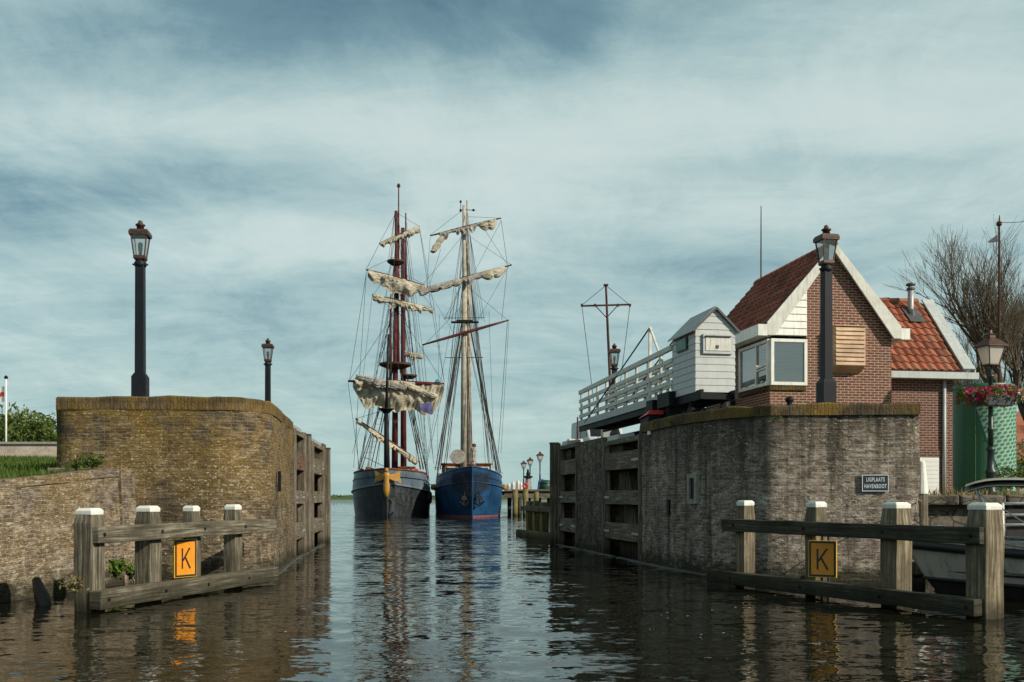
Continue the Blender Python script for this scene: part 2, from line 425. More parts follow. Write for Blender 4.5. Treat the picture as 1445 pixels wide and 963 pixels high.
def glass(name, tint=(.8,.85,.85), refl=.25):
    t = NT(name)
    tr = t.new('ShaderNodeBsdfTransparent'); tr.inputs[0].default_value = (*tint, 1)
    gl = t.new('ShaderNodeBsdfGlossy'); gl.inputs['Roughness'].default_value = .03
    mx = t.new('ShaderNodeMixShader'); fr = t.new('ShaderNodeFresnel'); fr.inputs[0].default_value = 1.5
    t.link(t.math('ADD', fr.outputs[0], refl, clamp=True), mx.inputs[0]); t.link(tr.outputs[0], mx.inputs[1]); t.link(gl.outputs[0], mx.inputs[2])
    t.link(mx.outputs[0], t.n['Material Output'].inputs[0]); return t.m
M['glass'] = glass('window_glass', refl=.24)
M['lamp_glass'] = glass('lantern_glass', (.85,.86,.84), .08)
def milk():
    t = NT('milky_glass'); m = t.out((.82,.79,.72), .35)
    tr = t.new('ShaderNodeBsdfTranslucent'); tr.inputs[0].default_value = (.82,.79,.72,1)
    mx = t.new('ShaderNodeMixShader'); mx.inputs[0].default_value = .55
    t.link(t.bsdf.outputs[0], mx.inputs[1]); t.link(tr.outputs[0], mx.inputs[2]); t.link(mx.outputs[0], t.n['Material Output'].inputs[0]); return t.m
M['milk'] = milk()
M['blind'] = paint('venetian_blind', (.62,.64,.56), .6, .1, 4, 0)
M['room'] = paint('dim_room', (.10,.09,.08), .9, .2, 2, 0)

def water_mat():
    t = NT('harbour_water'); o = t.coord('Object')
    def slope(vec, scale, detail, rough, kx, ky):
        n = t.new('ShaderNodeTexNoise'); t.link(vec, n.inputs['Vector']); n.inputs['Scale'].default_value = scale; n.inputs['Detail'].default_value = detail; n.inputs['Roughness'].default_value = rough
        a = t.new('ShaderNodeVectorMath', operation='SUBTRACT'); t.link(n.outputs['Color'], a.inputs[0]); a.inputs[1].default_value = (.5,.5,.5)
        m = t.new('ShaderNodeVectorMath', operation='MULTIPLY'); t.link(a.outputs[0], m.inputs[0]); m.inputs[1].default_value = (kx, ky, 0); return m.outputs[0]
    def add(a, b):
        v = t.new('ShaderNodeVectorMath', operation='ADD'); t.link(a, v.inputs[0])
        if isinstance(b, tuple): v.inputs[1].default_value = b
        else: t.link(b, v.inputs[1])
        return v.outputs[0]
    S = add(slope(t.map(o, (.7,1.15,1)), .8, 2, .5, WAVE[0]*.5, WAVE[0]), add(slope(t.map(o, (.8,1.6,1), (4,2,0)), 2.4, 3, .55, WAVE[1]*.5, WAVE[1]), slope(t.map(o, (.9,1.4,1), (9,2,0)), 8.0, 2, .5, WAVE[2]*.6, WAVE[2])))
    calm = t.rng(t.noise(t.map(o, (1,.5,1)), .16, 3, .5), .36, .64, .4, 1.05)
    sp = t.new('ShaderNodeSeparateXYZ'); t.link(o, sp.inputs[0]); calm = t.math('MULTIPLY', calm, t.rng(sp.outputs[1], 22, 62, .8, 2.3))   # sheltered in the lock, ruffled in the open harbour
    m = t.new('ShaderNodeVectorMath', operation='SCALE'); t.link(S, m.inputs[0]); t.link(calm, m.inputs['Scale'])
    n = t.new('ShaderNodeVectorMath', operation='NORMALIZE'); t.link(add(m.outputs[0], (0,0,1)), n.inputs[0])
    t.bsdf.inputs['IOR'].default_value = 1.33
    return t.out((.0075,.0075,.0035), .03, n.outputs[0], spec=.5)
WAVE = (.20,.44,.28)
M['water'] = water_mat()
# ------------------------------------------------------------------ camera, light, sky
cam = bpy.data.cameras.new('camera'); camo = bpy.data.objects.new('camera', cam); COL.objects.link(camo)
camo.location = (0, 0, CAM_H); camo.rotation_euler = (R(90), 0, 0)
cam.sensor_width = 36; cam.lens = 35; cam.shift_y = (HY - 481.5)/1445; cam.clip_start = .1; cam.clip_end = 6000
scene.camera = camo
scene.view_settings.view_transform = 'Standard'; scene.view_settings.look = 'None'; scene.view_settings.gamma = 1; scene.view_settings.exposure = EXPOSURE = 0.0
scene.view_settings.use_curve_mapping = False
scene.cycles.use_denoising = True; scene.cycles.max_bounces = 6; scene.cycles.transparent_max_bounces = 16
scene.cycles.caustics_reflective = False; scene.cycles.caustics_refractive = False
SUN_EL, SUN_AZ = 30.0, 58.0         # azimuth measured from straight behind the camera towards the right
sd = V(math.sin(R(SUN_AZ))*math.cos(R(SUN_EL)), -math.cos(R(SUN_AZ))*math.cos(R(SUN_EL)), math.sin(R(SUN_EL)))
sun = bpy.data.lights.new('sun', 'SUN'); sun.energy = 5.0; sun.angle = R(.6); sun.color = (1, .90, .74)
suno = bpy.data.objects.new('sun', sun); COL.objects.link(suno); suno.location = (30, -30, 40)
suno.rotation_euler = (-sd).to_track_quat('-Z', 'Y').to_euler()

world = bpy.data.worlds.new('World'); scene.world = world; world.use_nodes = True
def build_world():
    t = NT.__new__(NT); t.t = world.node_tree; t.n = t.t.nodes; t.l = t.t.links
    bg = t.n['Background']
    sky = t.new('ShaderNodeTexSky'); sky.sky_type = 'NISHITA'; sky.sun_disc = False
    sky.sun_elevation = R(SUN_EL); sky.sun_rotation = math.atan2(sd.x, sd.y)
    sky.air_density = 1.2; sky.dust_density = 1.5; sky.ozone_density = 2.0
    d = t.coord('Generated'); s = t.new('ShaderNodeSeparateXYZ'); t.link(d, s.inputs[0])
    ay = t.math('MAXIMUM', t.math('ABSOLUTE', s.outputs[1]), .12)
    a = t.math('DIVIDE', s.outputs[0], ay); e = t.math('DIVIDE', t.math('MAXIMUM', s.outputs[2], 0), ay)
    # clouds lie on a high flat layer: direction / height gives the perspective
    zz = t.math('ADD', t.math('MAXIMUM', s.outputs[2], 0), .16)
    cv = t.new('ShaderNodeCombineXYZ'); t.link(t.math('DIVIDE', s.outputs[0], zz), cv.inputs[0]); t.link(t.math('DIVIDE', s.outputs[1], zz), cv.inputs[1])
    lay = cv.outputs[0]
    big = t.noise(t.map(lay, (.8,1.0,1), (3.1,.7,0)), .9, 7, .55, .25)
    wisp = t.noise(t.map(lay, (1.0,.62,1), (8,2.2,0)), 2.6, 10, .68, .5)
    rot = t.new('ShaderNodeMapping'); t.link(lay, rot.inputs[0]); rot.inputs['Rotation'].default_value = (0,0,R(35)); rot.inputs['Scale'].default_value = (.7,2.0,1)
    fine = t.noise(rot.outputs[0], 3.2, 9, .7, .8)
    soft = t.noise(t.map(lay, (.35,1.2,1), (1,5,0)), .9, 4, .5, .3)
    aw = t.math('ADD', a, t.math('MULTIPLY', t.math('SUBTRACT', soft, .5), .35))
    ew = t.math('ADD', e, t.math('MULTIPLY', t.math('SUBTRACT', big, .5), .16))
    def blob(px, py, sx, sy, amp, tilt=0.0):
        a0, e0 = (px-CX)/F, (HY-py)/F; sx /= F; sy /= F
        da = t.math('SUBTRACT', aw, a0); de = t.math('SUBTRACT', t.math('SUBTRACT', ew, e0), t.math('MULTIPLY', da, tilt))
        x = t.math('POWER', t.math('ABSOLUTE', t.math('DIVIDE', da, sx)), 2.0); y = t.math('POWER', t.math('ABSOLUTE', t.math('DIVIDE', de, sy)), 2.0)
        return t.math('MULTIPLY', t.math('EXPONENT', t.math('MULTIPLY', t.math('ADD', x, y), -1.0)), amp)
    tot = None
    for b in BLOBS:
        v = blob(*b); tot = v if tot is None else t.math('ADD', tot, v)
    dens = t.math('ADD', t.math('ADD', t.math('MULTIPLY', t.math('SUBTRACT', big, .5), .55), t.math('ADD', t.math('MULTIPLY', t.math('SUBTRACT', wisp, .5), .75), t.math('MULTIPLY', t.math('SUBTRACT', fine, .5), .36))), t.math('ADD', tot, .575), clamp=False)
    cl = t.ramp(dens, SKY_RAMP)
    hz = t.rng(s.outputs[2], .0, .10, 1, 0)
    cl = t.mix(t.math('MULTIPLY', hz, .55), cl, HORIZON)
    sk = t.mix(1.0, sky.outputs[0], (.11*.8, .11*1.0, .11*1.0), 'MULTIPLY')
    col = t.mix(CLOUD_MIX, sk, cl)
    # sky overhead, above the frame, dimmed to cut fill light and add contrast
    up = t.rng(s.outputs[2], .42, .85, 1.0, OVERHEAD_DIM); col = t.mix(1.0, col, up, 'MULTIPLY')
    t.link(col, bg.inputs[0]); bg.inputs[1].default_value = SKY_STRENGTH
BLOBS = [(520,15,520,85,-.46,.0),(60,90,260,60,-.10,0),(420,175,620,60,.26,.02),(1150,150,420,90,.16,.12),(1180,215,300,35,-.14,.05),
         (60,300,330,55,-.26,0),(430,345,250,42,.34,-.05),(1020,300,300,50,.12,0),(820,395,520,40,-.10,0),(150,430,330,30,-.12,0),(600,440,900,25,.06,0),(1420,20,200,80,.02,0),(620,250,180,60,.1,0)]
SKY_RAMP = [(.0,(.095,.19,.25)),(.26,(.19,.325,.375)),(.49,(.385,.54,.55)),(.75,(.60,.725,.70)),(1.0,(.70,.79,.76))]
HORIZON = (.39,.61,.60)
OVERHEAD_DIM = .36; CLOUD_MIX = .87; SKY_STRENGTH = 1.0
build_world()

# ------------------------------------------------------------------ water, land
mb = MB(); mb.face([(-3000,-60,0),(3000,-60,0),(3000,3000,0),(-3000,3000,0)])
o = mb.build('water', M['water']); tag(o, kind='structure')
mb = MB(); mb.face([(-3000,-60,-3.5),(3000,-60,-3.5),(3000,3000,-3.5),(-3000,3000,-3.5)])
o = mb.build('seabed', M['soil']); tag(o, kind='structure')
# far green shore
mb = MB()
def shore(u, v):
    x = lerp(-700, 800, u); y = 420 + v*60
    h = [0, 1.3, 1.9, 2.0, 1.6][int(round(v*4))]
    return V(x, y, -.2 + h*(1 + .35*nz((x*.05, y*.1, 3))))
mb.grid(shore, 240, 4)
o = mb.build('far_shore', M['grass_base'], smooth=True); tag(o, kind='structure')
mb = MB()
rnd = random.Random(5)
for k in range(1500):
    x = rnd.uniform(-180, 60); y = rnd.uniform(421, 445); r = rnd.uniform(.25, .8)
    c = V(x, y, 1.0 + rnd.random()*1.1)
    for q in range(3):
        d = V(rnd.uniform(-1,1), rnd.uniform(-1,1), rnd.uniform(-.3,1)); d2 = V(rnd.uniform(-1,1), rnd.uniform(-1,1), rnd.uniform(-1,1))
        mb.face([c - d*r*.6, c + d2*r*.5, c + d*r*.8])
o = mb.build('reeds', M['grass'], fix=False); tag(o, 'low green reeds along the far shore', kind='stuff')

# right bank: low quay behind the moored boat, raised strip along the lock
def R_(Y): return 3.24 - .179*(Y - 23.4)
def L_(Y): return -5.5 - .1*(Y - 25.0)
mb = MB(); mb.prism([(4.6,26),(7.7,19.25),(12,19.3),(40,20.2),(140,24),(140,220),(60,220),(6,62),(3.2,60),(R_(36)+1.2,36)], -1, 1.62)
o = mb.build('quay_ground', M['soil']); tag(o, kind='structure')
mb = MB(); mb.prism([(R_(34.2)+1.0,34.2),(R_(34.2)+6,34.2),(9.5,60),(3.6,60)], 1.0, 3.3)
o = mb.build('raised_bank', M['paving']); tag(o, kind='structure')

# left bank: grass rising behind the wing wall to a dyke wall
def gz(x, y):
    t = max(0, min(1, (y - 15.0)/21.0)); s = t
    return 1.78 + 1.10*s + .07*nz((x*.6, y*.6, 1)) + .12*max(0, min(1, (y-15)/3.5)) - .06
WX = lambda y: -7.75 + .165*(y - 15.0)      # wing wall face line
mb = MB()
def gl(u, v):
    y = lerp(9, 38, v); xr = WX(min(y, 18.9)) - .3 if y < 18.9 else min(-8.75, -8.75 - .0*(y))
    x = lerp(-32, xr, u); return V(x, y, gz(x, y))
mb.grid(gl, 40, 50)
o = mb.build('grass_bank', M['grass_base'], smooth=True); tag(o, kind='structure')
mb = MB(); rnd = random.Random(8)
for k in range(26000):
    y = rnd.uniform(11.5, 37); xl = -.74*y - .4; xr = WX(min(y,18.7)) - .32 if y < 18.7 else -.44*y + .5
    if xr <= xl: continue
    x = rnd.uniform(xl, xr); z = gz(x, y) - .02; h = rnd.uniform(.05, .17)*(1 + .8*max(0, nz((x*.9, y*.9, 7)))); w = .012 + y*.0004
    a = rnd.uniform(0, 6.28); l = rnd.uniform(-.06, .06); b = V(math.cos(a)*w, math.sin(a)*w, 0)
    mb.face([V(x,y,z)-b, V(x,y,z)+b, V(x+l, y+rnd.uniform(-.05,.05), z+h)])
o = mb.build('grass', M['grass'], fix=False); tag(o, 'green grass growing on the left bank', kind='stuff')
mb = MB(); rnd = random.Random(9)
for k in range(2500):
    y = rnd.uniform(19.2, 30); x = rnd.uniform(7.8, 17)
    if y < 22 or rnd.random() < .4:
        z = 1.6; h = rnd.uniform(.04, .2); a = rnd.uniform(0, 6.28); b = V(math.cos(a)*.016, math.sin(a)*.016, 0)
        mb.face([V(x,y,z)-b, V(x,y,z)+b, V(x+rnd.uniform(-.07,.07), y+rnd.uniform(-.05,.05), z+h)])
o = mb.build('dry_grass', M['dry_grass'], fix=False); tag(o, 'dry tan grass along the top of the low quay', kind='stuff')

# dyke wall at the back of the grass
mb = MB(); mb.hexa([(-34,36.6,2.6),(-11,36.6,2.6),(-11,37.3,2.6),(-34,37.3,2.6),(-34,36.75,3.5),(-11,36.75,3.5),(-11,37.2,3.5),(-34,37.2,3.5)])
t_ = thing('dyke_wall', 'long low pale concrete wall behind the grass bank', 'wall', (-22,37,2.6))
mb.build('wall', M['concrete'], t_)
mb = MB(); mb.box((-22.5,36.97,3.545), (23.2,.62,.09)); mb.build('coping', M['stone'], t_, bevel=.015)

# ------------------------------------------------------------------ lock abutments
def bez(a, b, c, n):
    out = []
    for k in range(n+1):
        t = k/n; out.append(((1-t)**2*a[0]+2*t*(1-t)*b[0]+t*t*c[0], (1-t)**2*a[1]+2*t*(1-t)*b[1]+t*t*c[1]))
    return out
def resample(path, step):
    out = [path[0]]; u = [0.0]
    for a, b in zip(path, path[1:]):
        L = math.hypot(b[0]-a[0], b[1]-a[1]); n = max(1, int(round(L/step)))
        for k in range(1, n+1):
            out.append((lerp(a[0],b[0],k/n), lerp(a[1],b[1],k/n))); u.append(u[-1] + L/n)
    return out, u
def normals(path, side):
    ns = []
    for k in range(len(path)):
        a = path[max(0,k-1)]; b = path[min(len(path)-1,k+1)]
        d = V(b[0]-a[0], b[1]-a[1], 0).normalized(); ns.append(V(d.y, -d.x, 0)*side)
    return ns
def strip(mb, path, z0, z1, side, off0=0, off1=0, step=.3, jit=.012, uoff=0, seed=0):
    pts, u = resample(path, step); ns = normals(pts, side); nz_ = max(1, int((z1-z0)/.3)) if jit else 1
    i0 = len(mb.v)
    for k, (p, n) in enumerate(zip(pts, ns)):
        for j in range(nz_+1):
            z = lerp(z0, z1, j/nz_); o_ = lerp(off0, off1, j/nz_)
            o_ += jit*2.2*noise.noise(V(p[0]*1.3, p[1]*1.3, z*1.6+seed)) if jit else 0
            mb.v.append(V(p[0], p[1], z) + n*o_)
    for k in range(len(pts)-1):
        for j in range(nz_):
            a = i0+k*(nz_+1)+j; b = a+nz_+1
            mb.f.append([a, b, b+1, a+1] if side > 0 else [a, a+1, b+1, b])
            q = [(u[k]+uoff, lerp(z0,z1,j/nz_)), (u[k+1]+uoff, lerp(z0,z1,j/nz_)), (u[k+1]+uoff, lerp(z0,z1,(j+1)/nz_)), (u[k]+uoff, lerp(z0,z1,(j+1)/nz_))]
            mb.uv.append(q if side > 0 else [q[0], q[3], q[2], q[1]])
def coping(mb, path, z0, z1, side, out=.03, depth=.5, uoff=0, blk=None):
    pts, u = resample(path, .35); ns = normals(pts, side); i0 = len(mb.v); rnd = random.Random(3)
    for p, n in zip(pts, ns):
        base = V(p[0], p[1], 0); j = .02*nz((p[0]*3, p[1]*3, 5)); zj = .03*nz((p[0]*.9, p[1]*.9, 2)) + .035*nz((p[0]*4.1, p[1]*4.1, 8))
        for o_, z in ((-depth, z0), (out+j, z0), (out+j, z1-.03+zj), (out-.03+j, z1+zj), (-depth, z1+zj)):
            mb.v.append(base + n*o_ + V(0,0,z))
    vv = [z0-.5, z0, z1-.03, z1, z1+.5]
    for k in range(len(pts)-1):
        for j in range(4):
            a = i0+k*5+j; b = a+5
            mb.f.append([a, b, b+1, a+1]); mb.uv.append([(vv[j]*.8, u[k]+uoff), (vv[j]*.8, u[k+1]+uoff), (vv[j+1]*.8, u[k+1]+uoff), (vv[j+1]*.8, u[k]+uoff)])
    for e in (0, len(pts)-1): mb.f.append([i0+e*5+j for j in range(5)]); mb.uv.append(None)
ZT = 3.47
# left
left_front = [(-9.6,26.0),(-8.56,18.7)]
left_curve = bez((-5.75,18.74), (-4.82,18.8), (-4.8,20.0), 10)
rec = .55
def recess(fn, y0, y1, s):   # quay line with an indentation, s = direction into the wall (-1 left, +1 right)
    return [(fn(y0),y0),(fn(y0)+s*rec,y0),(fn(y1)+s*rec,y1),(fn(y1),y1)]
lt = thing('lock_abutment', 'old brown brick lock abutment with ochre lichen, at the left of the channel', 'lock wall', (-7,22,0))
mb = MB(); strip(mb, left_front + left_curve + [(L_(25.1),25.1)], -1.2, ZT-.25, 1, .0, .0)
mb.build('brick_face', M['brick_left'], lt, smooth=True)
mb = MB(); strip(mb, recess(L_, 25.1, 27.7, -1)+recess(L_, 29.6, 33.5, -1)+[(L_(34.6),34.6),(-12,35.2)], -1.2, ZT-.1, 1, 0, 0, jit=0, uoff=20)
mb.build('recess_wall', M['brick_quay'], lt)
mb = MB(); coping(mb, left_front + left_curve + [(L_(25.1)-.02,25.1)], ZT-.25, ZT, 1, out=.018)
mb.build('coping', M['coping'], lt, smooth=False)
mb = MB(); mb.face([(x,y,ZT-.03) for x, y in [(-9.4,25.8),(-8.4,18.9)]+[(x-.1,y+.1) for x,y in left_curve]+[(L_(25.1)-.1,25.1),(L_(25.1)-rec-.05,25.1),(L_(27.7)-rec-.05,27.7),(L_(33.5)-rec-.05,34.5),(-12,35.1)]])
mb.build('paving', M['paving'], lt)
mb = MB(); mb.box((-4.835,20.7,1.9), (.06,.09,.42), .12); 
mb.build('iron_slot', M['black_iron'], lt)
# left wing wall, lower, running towards the viewer
wt = thing('wing_wall', 'lower pale brick wing wall below the grass, left of the abutment', 'wall', (-7.6,16,0))
mb = MB(); i0 = 0
pts, u = resample([(WX(11.0),11.0),(WX(18.25),18.25)], .3); nn = V(.986,-.163,0)
def wtop(y): return 1.62 + .085*(y-13.0) + .02*nz((y*2,0,0))
n_ = 7
for k, p in enumerate(pts):
    for j in range(n_+1):
        z = lerp(-1.0, wtop(p[1]), j/n_); mb.v.append(V(p[0],p[1],z) + nn*(.03*nz((p[0]*1.5,p[1]*1.5,z*2)) + .10*(1-max(z,0)/2)))
for k in range(len(pts)-1):
    for j in range(n_):
        a = k*(n_+1)+j; b = a+n_+1; mb.f.append([a,b,b+1,a+1])
        z0, z1 = lerp(-1,wtop(pts[k][1]),j/n_), lerp(-1,wtop(pts[k][1]),(j+1)/n_); mb.uv.append([(u[k],z0),(u[k+1],z0),(u[k+1],z1),(u[k],z1)])
mb.build('brick_face', M['brick_wing'], wt, smooth=True)
mb = MB()
for k in range(len(pts)-1):
    a, b = pts[k], pts[k+1]; za, zb = wtop(a[1]), wtop(b[1])
    mb.hexa([V(a[0],a[1],za-.1)+nn*.03, V(b[0],b[1],zb-.1)+nn*.03, V(b[0],b[1],zb-.1)-nn*.45, V(a[0],a[1],za-.1)-nn*.45,
             V(a[0],a[1],za+.05)+nn*.03, V(b[0],b[1],zb+.05)+nn*.03, V(b[0],b[1],zb+.02)-nn*.45, V(a[0],a[1],za+.02)-nn*.45])
mb.build('brick_coping', M['brick_wing'], wt)
mb = MB(); yy = 18.25; c0 = V(WX(yy),yy,0)
mb.hexa([c0+V(.18,-.05,-1), c0+V(.34,.62,-1), c0+V(-1.2,.9,-1), c0+V(-1.3,.0,-1), c0+V(.05,-.03,wtop(yy)+.06), c0+V(.12,.55,wtop(yy)+.06), c0+V(-1.2,.9,wtop(yy)+.06), c0+V(-1.3,0,wtop(yy)+.06)])
mb.build('end_pier', M['brick_wing'], wt)

# right
rt = thing('lock_abutment', 'sooty grey brick lock abutment carrying the enamel berth sign, right of the channel', 'lock wall', (5.5,21,0))
def ri(fn): return fn
right_curve = bez((3.24,23.4), (3.72,19.7), (4.9,18.85), 14)
rpath = [(R_(24.0),24.0)] + right_curve + [(7.62,18.62),(8.0,24.0)]
RZ = 3.34
mb = MB(); strip(mb, rpath, -1.2, RZ-.22, 1, 0, 0, uoff=40, seed=4)
mb.build('brick_face', M['brick_right'], rt, smooth=True)
q = recess(R_, 27.5, 24.0, 1)[::-1]
path2 = [(3.4,34.4),(R_(33.6),33.6),(R_(32.9),32.9),(R_(32.9)+rec,32.9),(R_(30.3)+rec,30.3),(R_(30.3),30.3),(R_(27.5),27.5),(R_(27.5)+rec,27.5),(R_(24.0)+rec,24.0),(R_(24.0),24.0)]
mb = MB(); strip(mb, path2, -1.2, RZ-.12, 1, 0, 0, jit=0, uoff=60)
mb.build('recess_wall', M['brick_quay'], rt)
mb = MB(); coping(mb, [(R_(24.0)+.02,24.0)] + right_curve + [(7.62,18.62)], RZ-.22, RZ, 1, out=.05, uoff=13)
mb.build('coping', M['coping'], rt)
mb = MB(); mb.face([(x,y,RZ-.03) for x, y in [(3.5,34.4),(R_(33.6)+.05,33.6),(R_(32.9)+rec+.02,32.9),(R_(24.0)+rec+.02,24.0)]+[(x+.15,y+.12) for x,y in right_curve]+[(7.5,18.8),(7.9,24),(6.9,25.2),(6.0,26),(5.2,34.4)]])
mb.build('paving', M['paving'], rt)
# stone framed niche and iron slots on the right face
def on_right(px):      # point and outward normal on the right path seen at this pixel column
    best = None
    for a, b in zip(rpath, rpath[1:]):
        for k in range(60):
            t = k/60; x, y = lerp(a[0],b[0],t), lerp(a[1],b[1],t); e = abs(CX + F*x/y - px)
            if best is None or e < best[0]: best = (e, V(x,y,0), V(b[1]-a[1], -(b[0]-a[0]), 0).normalized())
    return best[1], best[2]
p, n = on_right(980); tng = V(-n.y, n.x, 0); zc = PZ(690, p.y)
mb = MB()
for sx_, sz_, w_, h_ in ((-.15,0,.09,.62),(.15,0,.09,.62),(0,.265,.21,.09),(0,-.265,.21,.09)):
    c = p + n*.015 + tng*sx_ + V(0,0,zc+sz_); mb.beam(c - V(0,0,h_/2), c + V(0,0,h_/2), w_, .12, up=n)
mb.build('niche_frame', M['stone'], rt, bevel=.008)
c = p + n*.006 + V(0,0,zc); mb = MB(); mb.beam(c - V(0,0,.2), c + V(0,0,.2), .2, .05, up=n); mb.build('niche_shade_slab', M['sign_black'], rt)  # black slab on the wall face stands for the shade inside the niche
p, n = on_right(945); zc = PZ(716, p.y); mb = MB(); c = p + n*.02 + V(0,0,zc); mb.beam(c - V(0,0,.17), c + V(0,0,.17), .14, .06, up=n); mb.build('iron_slot', M['black_iron'], rt)
p, n = on_right(1195); zc = PZ(775, p.y); c = p + V(0,0,zc); mb = MB(); mb.beam(c, c + n*.22, .16, .12); mb.beam(c + n*.1 + V(0,0,.08), c + n*.22 + V(0,0,.08), .18, .05); mb.build('corbel', M['stone'], rt, bevel=.01)
p, n = on_right(918); c = p + n*.03 + V(0,0,PZ(610, p.y)); mb = MB(); mb.beam(c - V(0,0,.06), c + V(0,0,.06), .2, .04, up=n); mb.build('number_plate', M['sign_white'], rt)

# ------------------------------------------------------------------ lock gates stored in their recesses
def gate(label, fn, s, y0, y1, ztop, red_top=False, boxes=True):
    # s: -1 left bank (recess towards -x), +1 right bank
    mid = .5*(y0+y1); g = thing('lock_gate', label, 'lock gate', (fn(mid)+s*.25, mid, 0), 'oak lock gates folded into their recesses')
    def q(y, dep, z): return V(fn(y) + s*dep, y, z)
    for y in (y0+.09, y1-.09):
        mb = MB(); mb.beam(q(y,.06,-.8), q(y,.06,ztop), .2, .24, up=(0,1,0), jit=.004, nseg=6); mb.build('post', M['wood_gate'], g, bevel=.012)
    for k, (z0, z1) in enumerate(((2.28,2.74),(1.38,1.74),(.46,.88),(-.5,-.05))):
        mb = MB(); zc = (z0+z1)/2; mb.beam(q(y0+.24,.10,zc), q(y1-.24,.10,zc), .24, z1-z0, jit=.004, nseg=5)
        mb.build('beam', M['wood_gate_red'] if (red_top and k == 0) else M['wood_gate'], g, bevel=.012)
    mb = MB(); y = y0+.24
    while y < y1-.25:
        w = random.uniform(.19,.23); lean = .28
        mb.beam(q(min(y+w/2,y1-.2),.42,-.6), q(min(y1-.2,max(y0+.2, y+w/2-lean*s*-1*.3)),.42,2.6), w*.96, .06, up=(1,0,0)); y += w
    mb.build('plank_panel', M['wood_gate'], g)
    mb = MB(); mb.beam(q(y0+.45,.30,-.4), q(lerp(y0,y1,.55),.30,2.4), .12, .16, up=(1,0,0)); mb.build('brace', M['wood_dark'], g)
    for z0 in (2.5,1.56,.66):
        for y in (y0+.42, y1-.42):
            if random.random() < .45: continue
            mb = MB(); mb.beam(q(y-.26,-.032,z0), q(y+.26,-.032,z0), .012, .06); mb.build('iron_strap', M['zinc'], g)
    if boxes:
        mb = MB(); ya, yb = (y0+.3, y0+.95*(y1-y0))
        yb = y1-.25
        if s > 0: ya = lerp(y0, y1, .62)
        mb2 = MB(); mb2.beam(q(y0+.25,.18,ztop-.08), q(y1-.25,.18,ztop-.08), .4, .12); mb2.build('cap_beam', M['wood_gate'], g)
        mb.hexa([q(ya,.02,ztop-.12), q(yb,.02,ztop-.12), q(yb,.5,ztop-.12), q(ya,.5,ztop-.12), q(ya,.05,ztop+.12), q(yb,.05,ztop+.12), q(yb,.48,ztop+.16), q(ya,.48,ztop+.16)] if s > 0 else
                [q(ya,.5,ztop-.12), q(yb,.5,ztop-.12), q(yb,.02,ztop-.12), q(ya,.02,ztop-.12), q(ya,.48,ztop+.16), q(yb,.48,ztop+.16), q(yb,.05,ztop+.12), q(ya,.05,ztop+.12)])
        mb.build('zinc_cover', M['zinc'], g, bevel=.02)
        mb = MB(); mb.beam(q(ya-.02,.3,ztop-.4), q(yb,.3,ztop-.4), .3, .5); mb.build('top_block', M['wood_dark'], g)
    return g
gate('lock gate with a brown top beam and zinc cover, nearest in the left wall', L_, -1, 25.15, 27.65, 3.32, True)
gate('lock gate with grey beams at the far tip of the left wall', L_, -1, 29.7, 33.5, 3.25)
gate('lock gate in the wide nearer recess of the dark right wall', R_, 1, 24.05, 27.45, 3.1)
gate('lock gate in the narrow far recess of the right wall', R_, 1, 30.35, 32.85, 3.25)
def mpost(label, fn, y, w, z1, m='wood_gate'):
    t = thing('mooring_post', label, 'post', (fn(y), y, 0), 'upright timbers on the lock walls')
    mb = MB(); x = fn(y); mb.beam((x,y,-1),(x,y,z1), w, w, up=(0,1,0), jit=.006, nseg=8); mb.build('timber', M[m], t, bevel=.015)
    mb = MB(); mb.box((x,y,z1+.02),(w+.02,w+.02,.05)); mb.build('iron_cap', M['lead'], t); return t
mpost('tall oak timber at the end of the left lock wall', L_, 34.5, .28, 3.22)
mpost('oak timber between the two left lock gates', L_, 28.1, .24, 3.3)
mpost('tall dark oak timber at the far end of the right lock wall', R_, 33.55, .3, 3.35)
mpost('twin grey timber beside the far right recess', R_, 33.1, .2, 3.3, 'wood_grey')

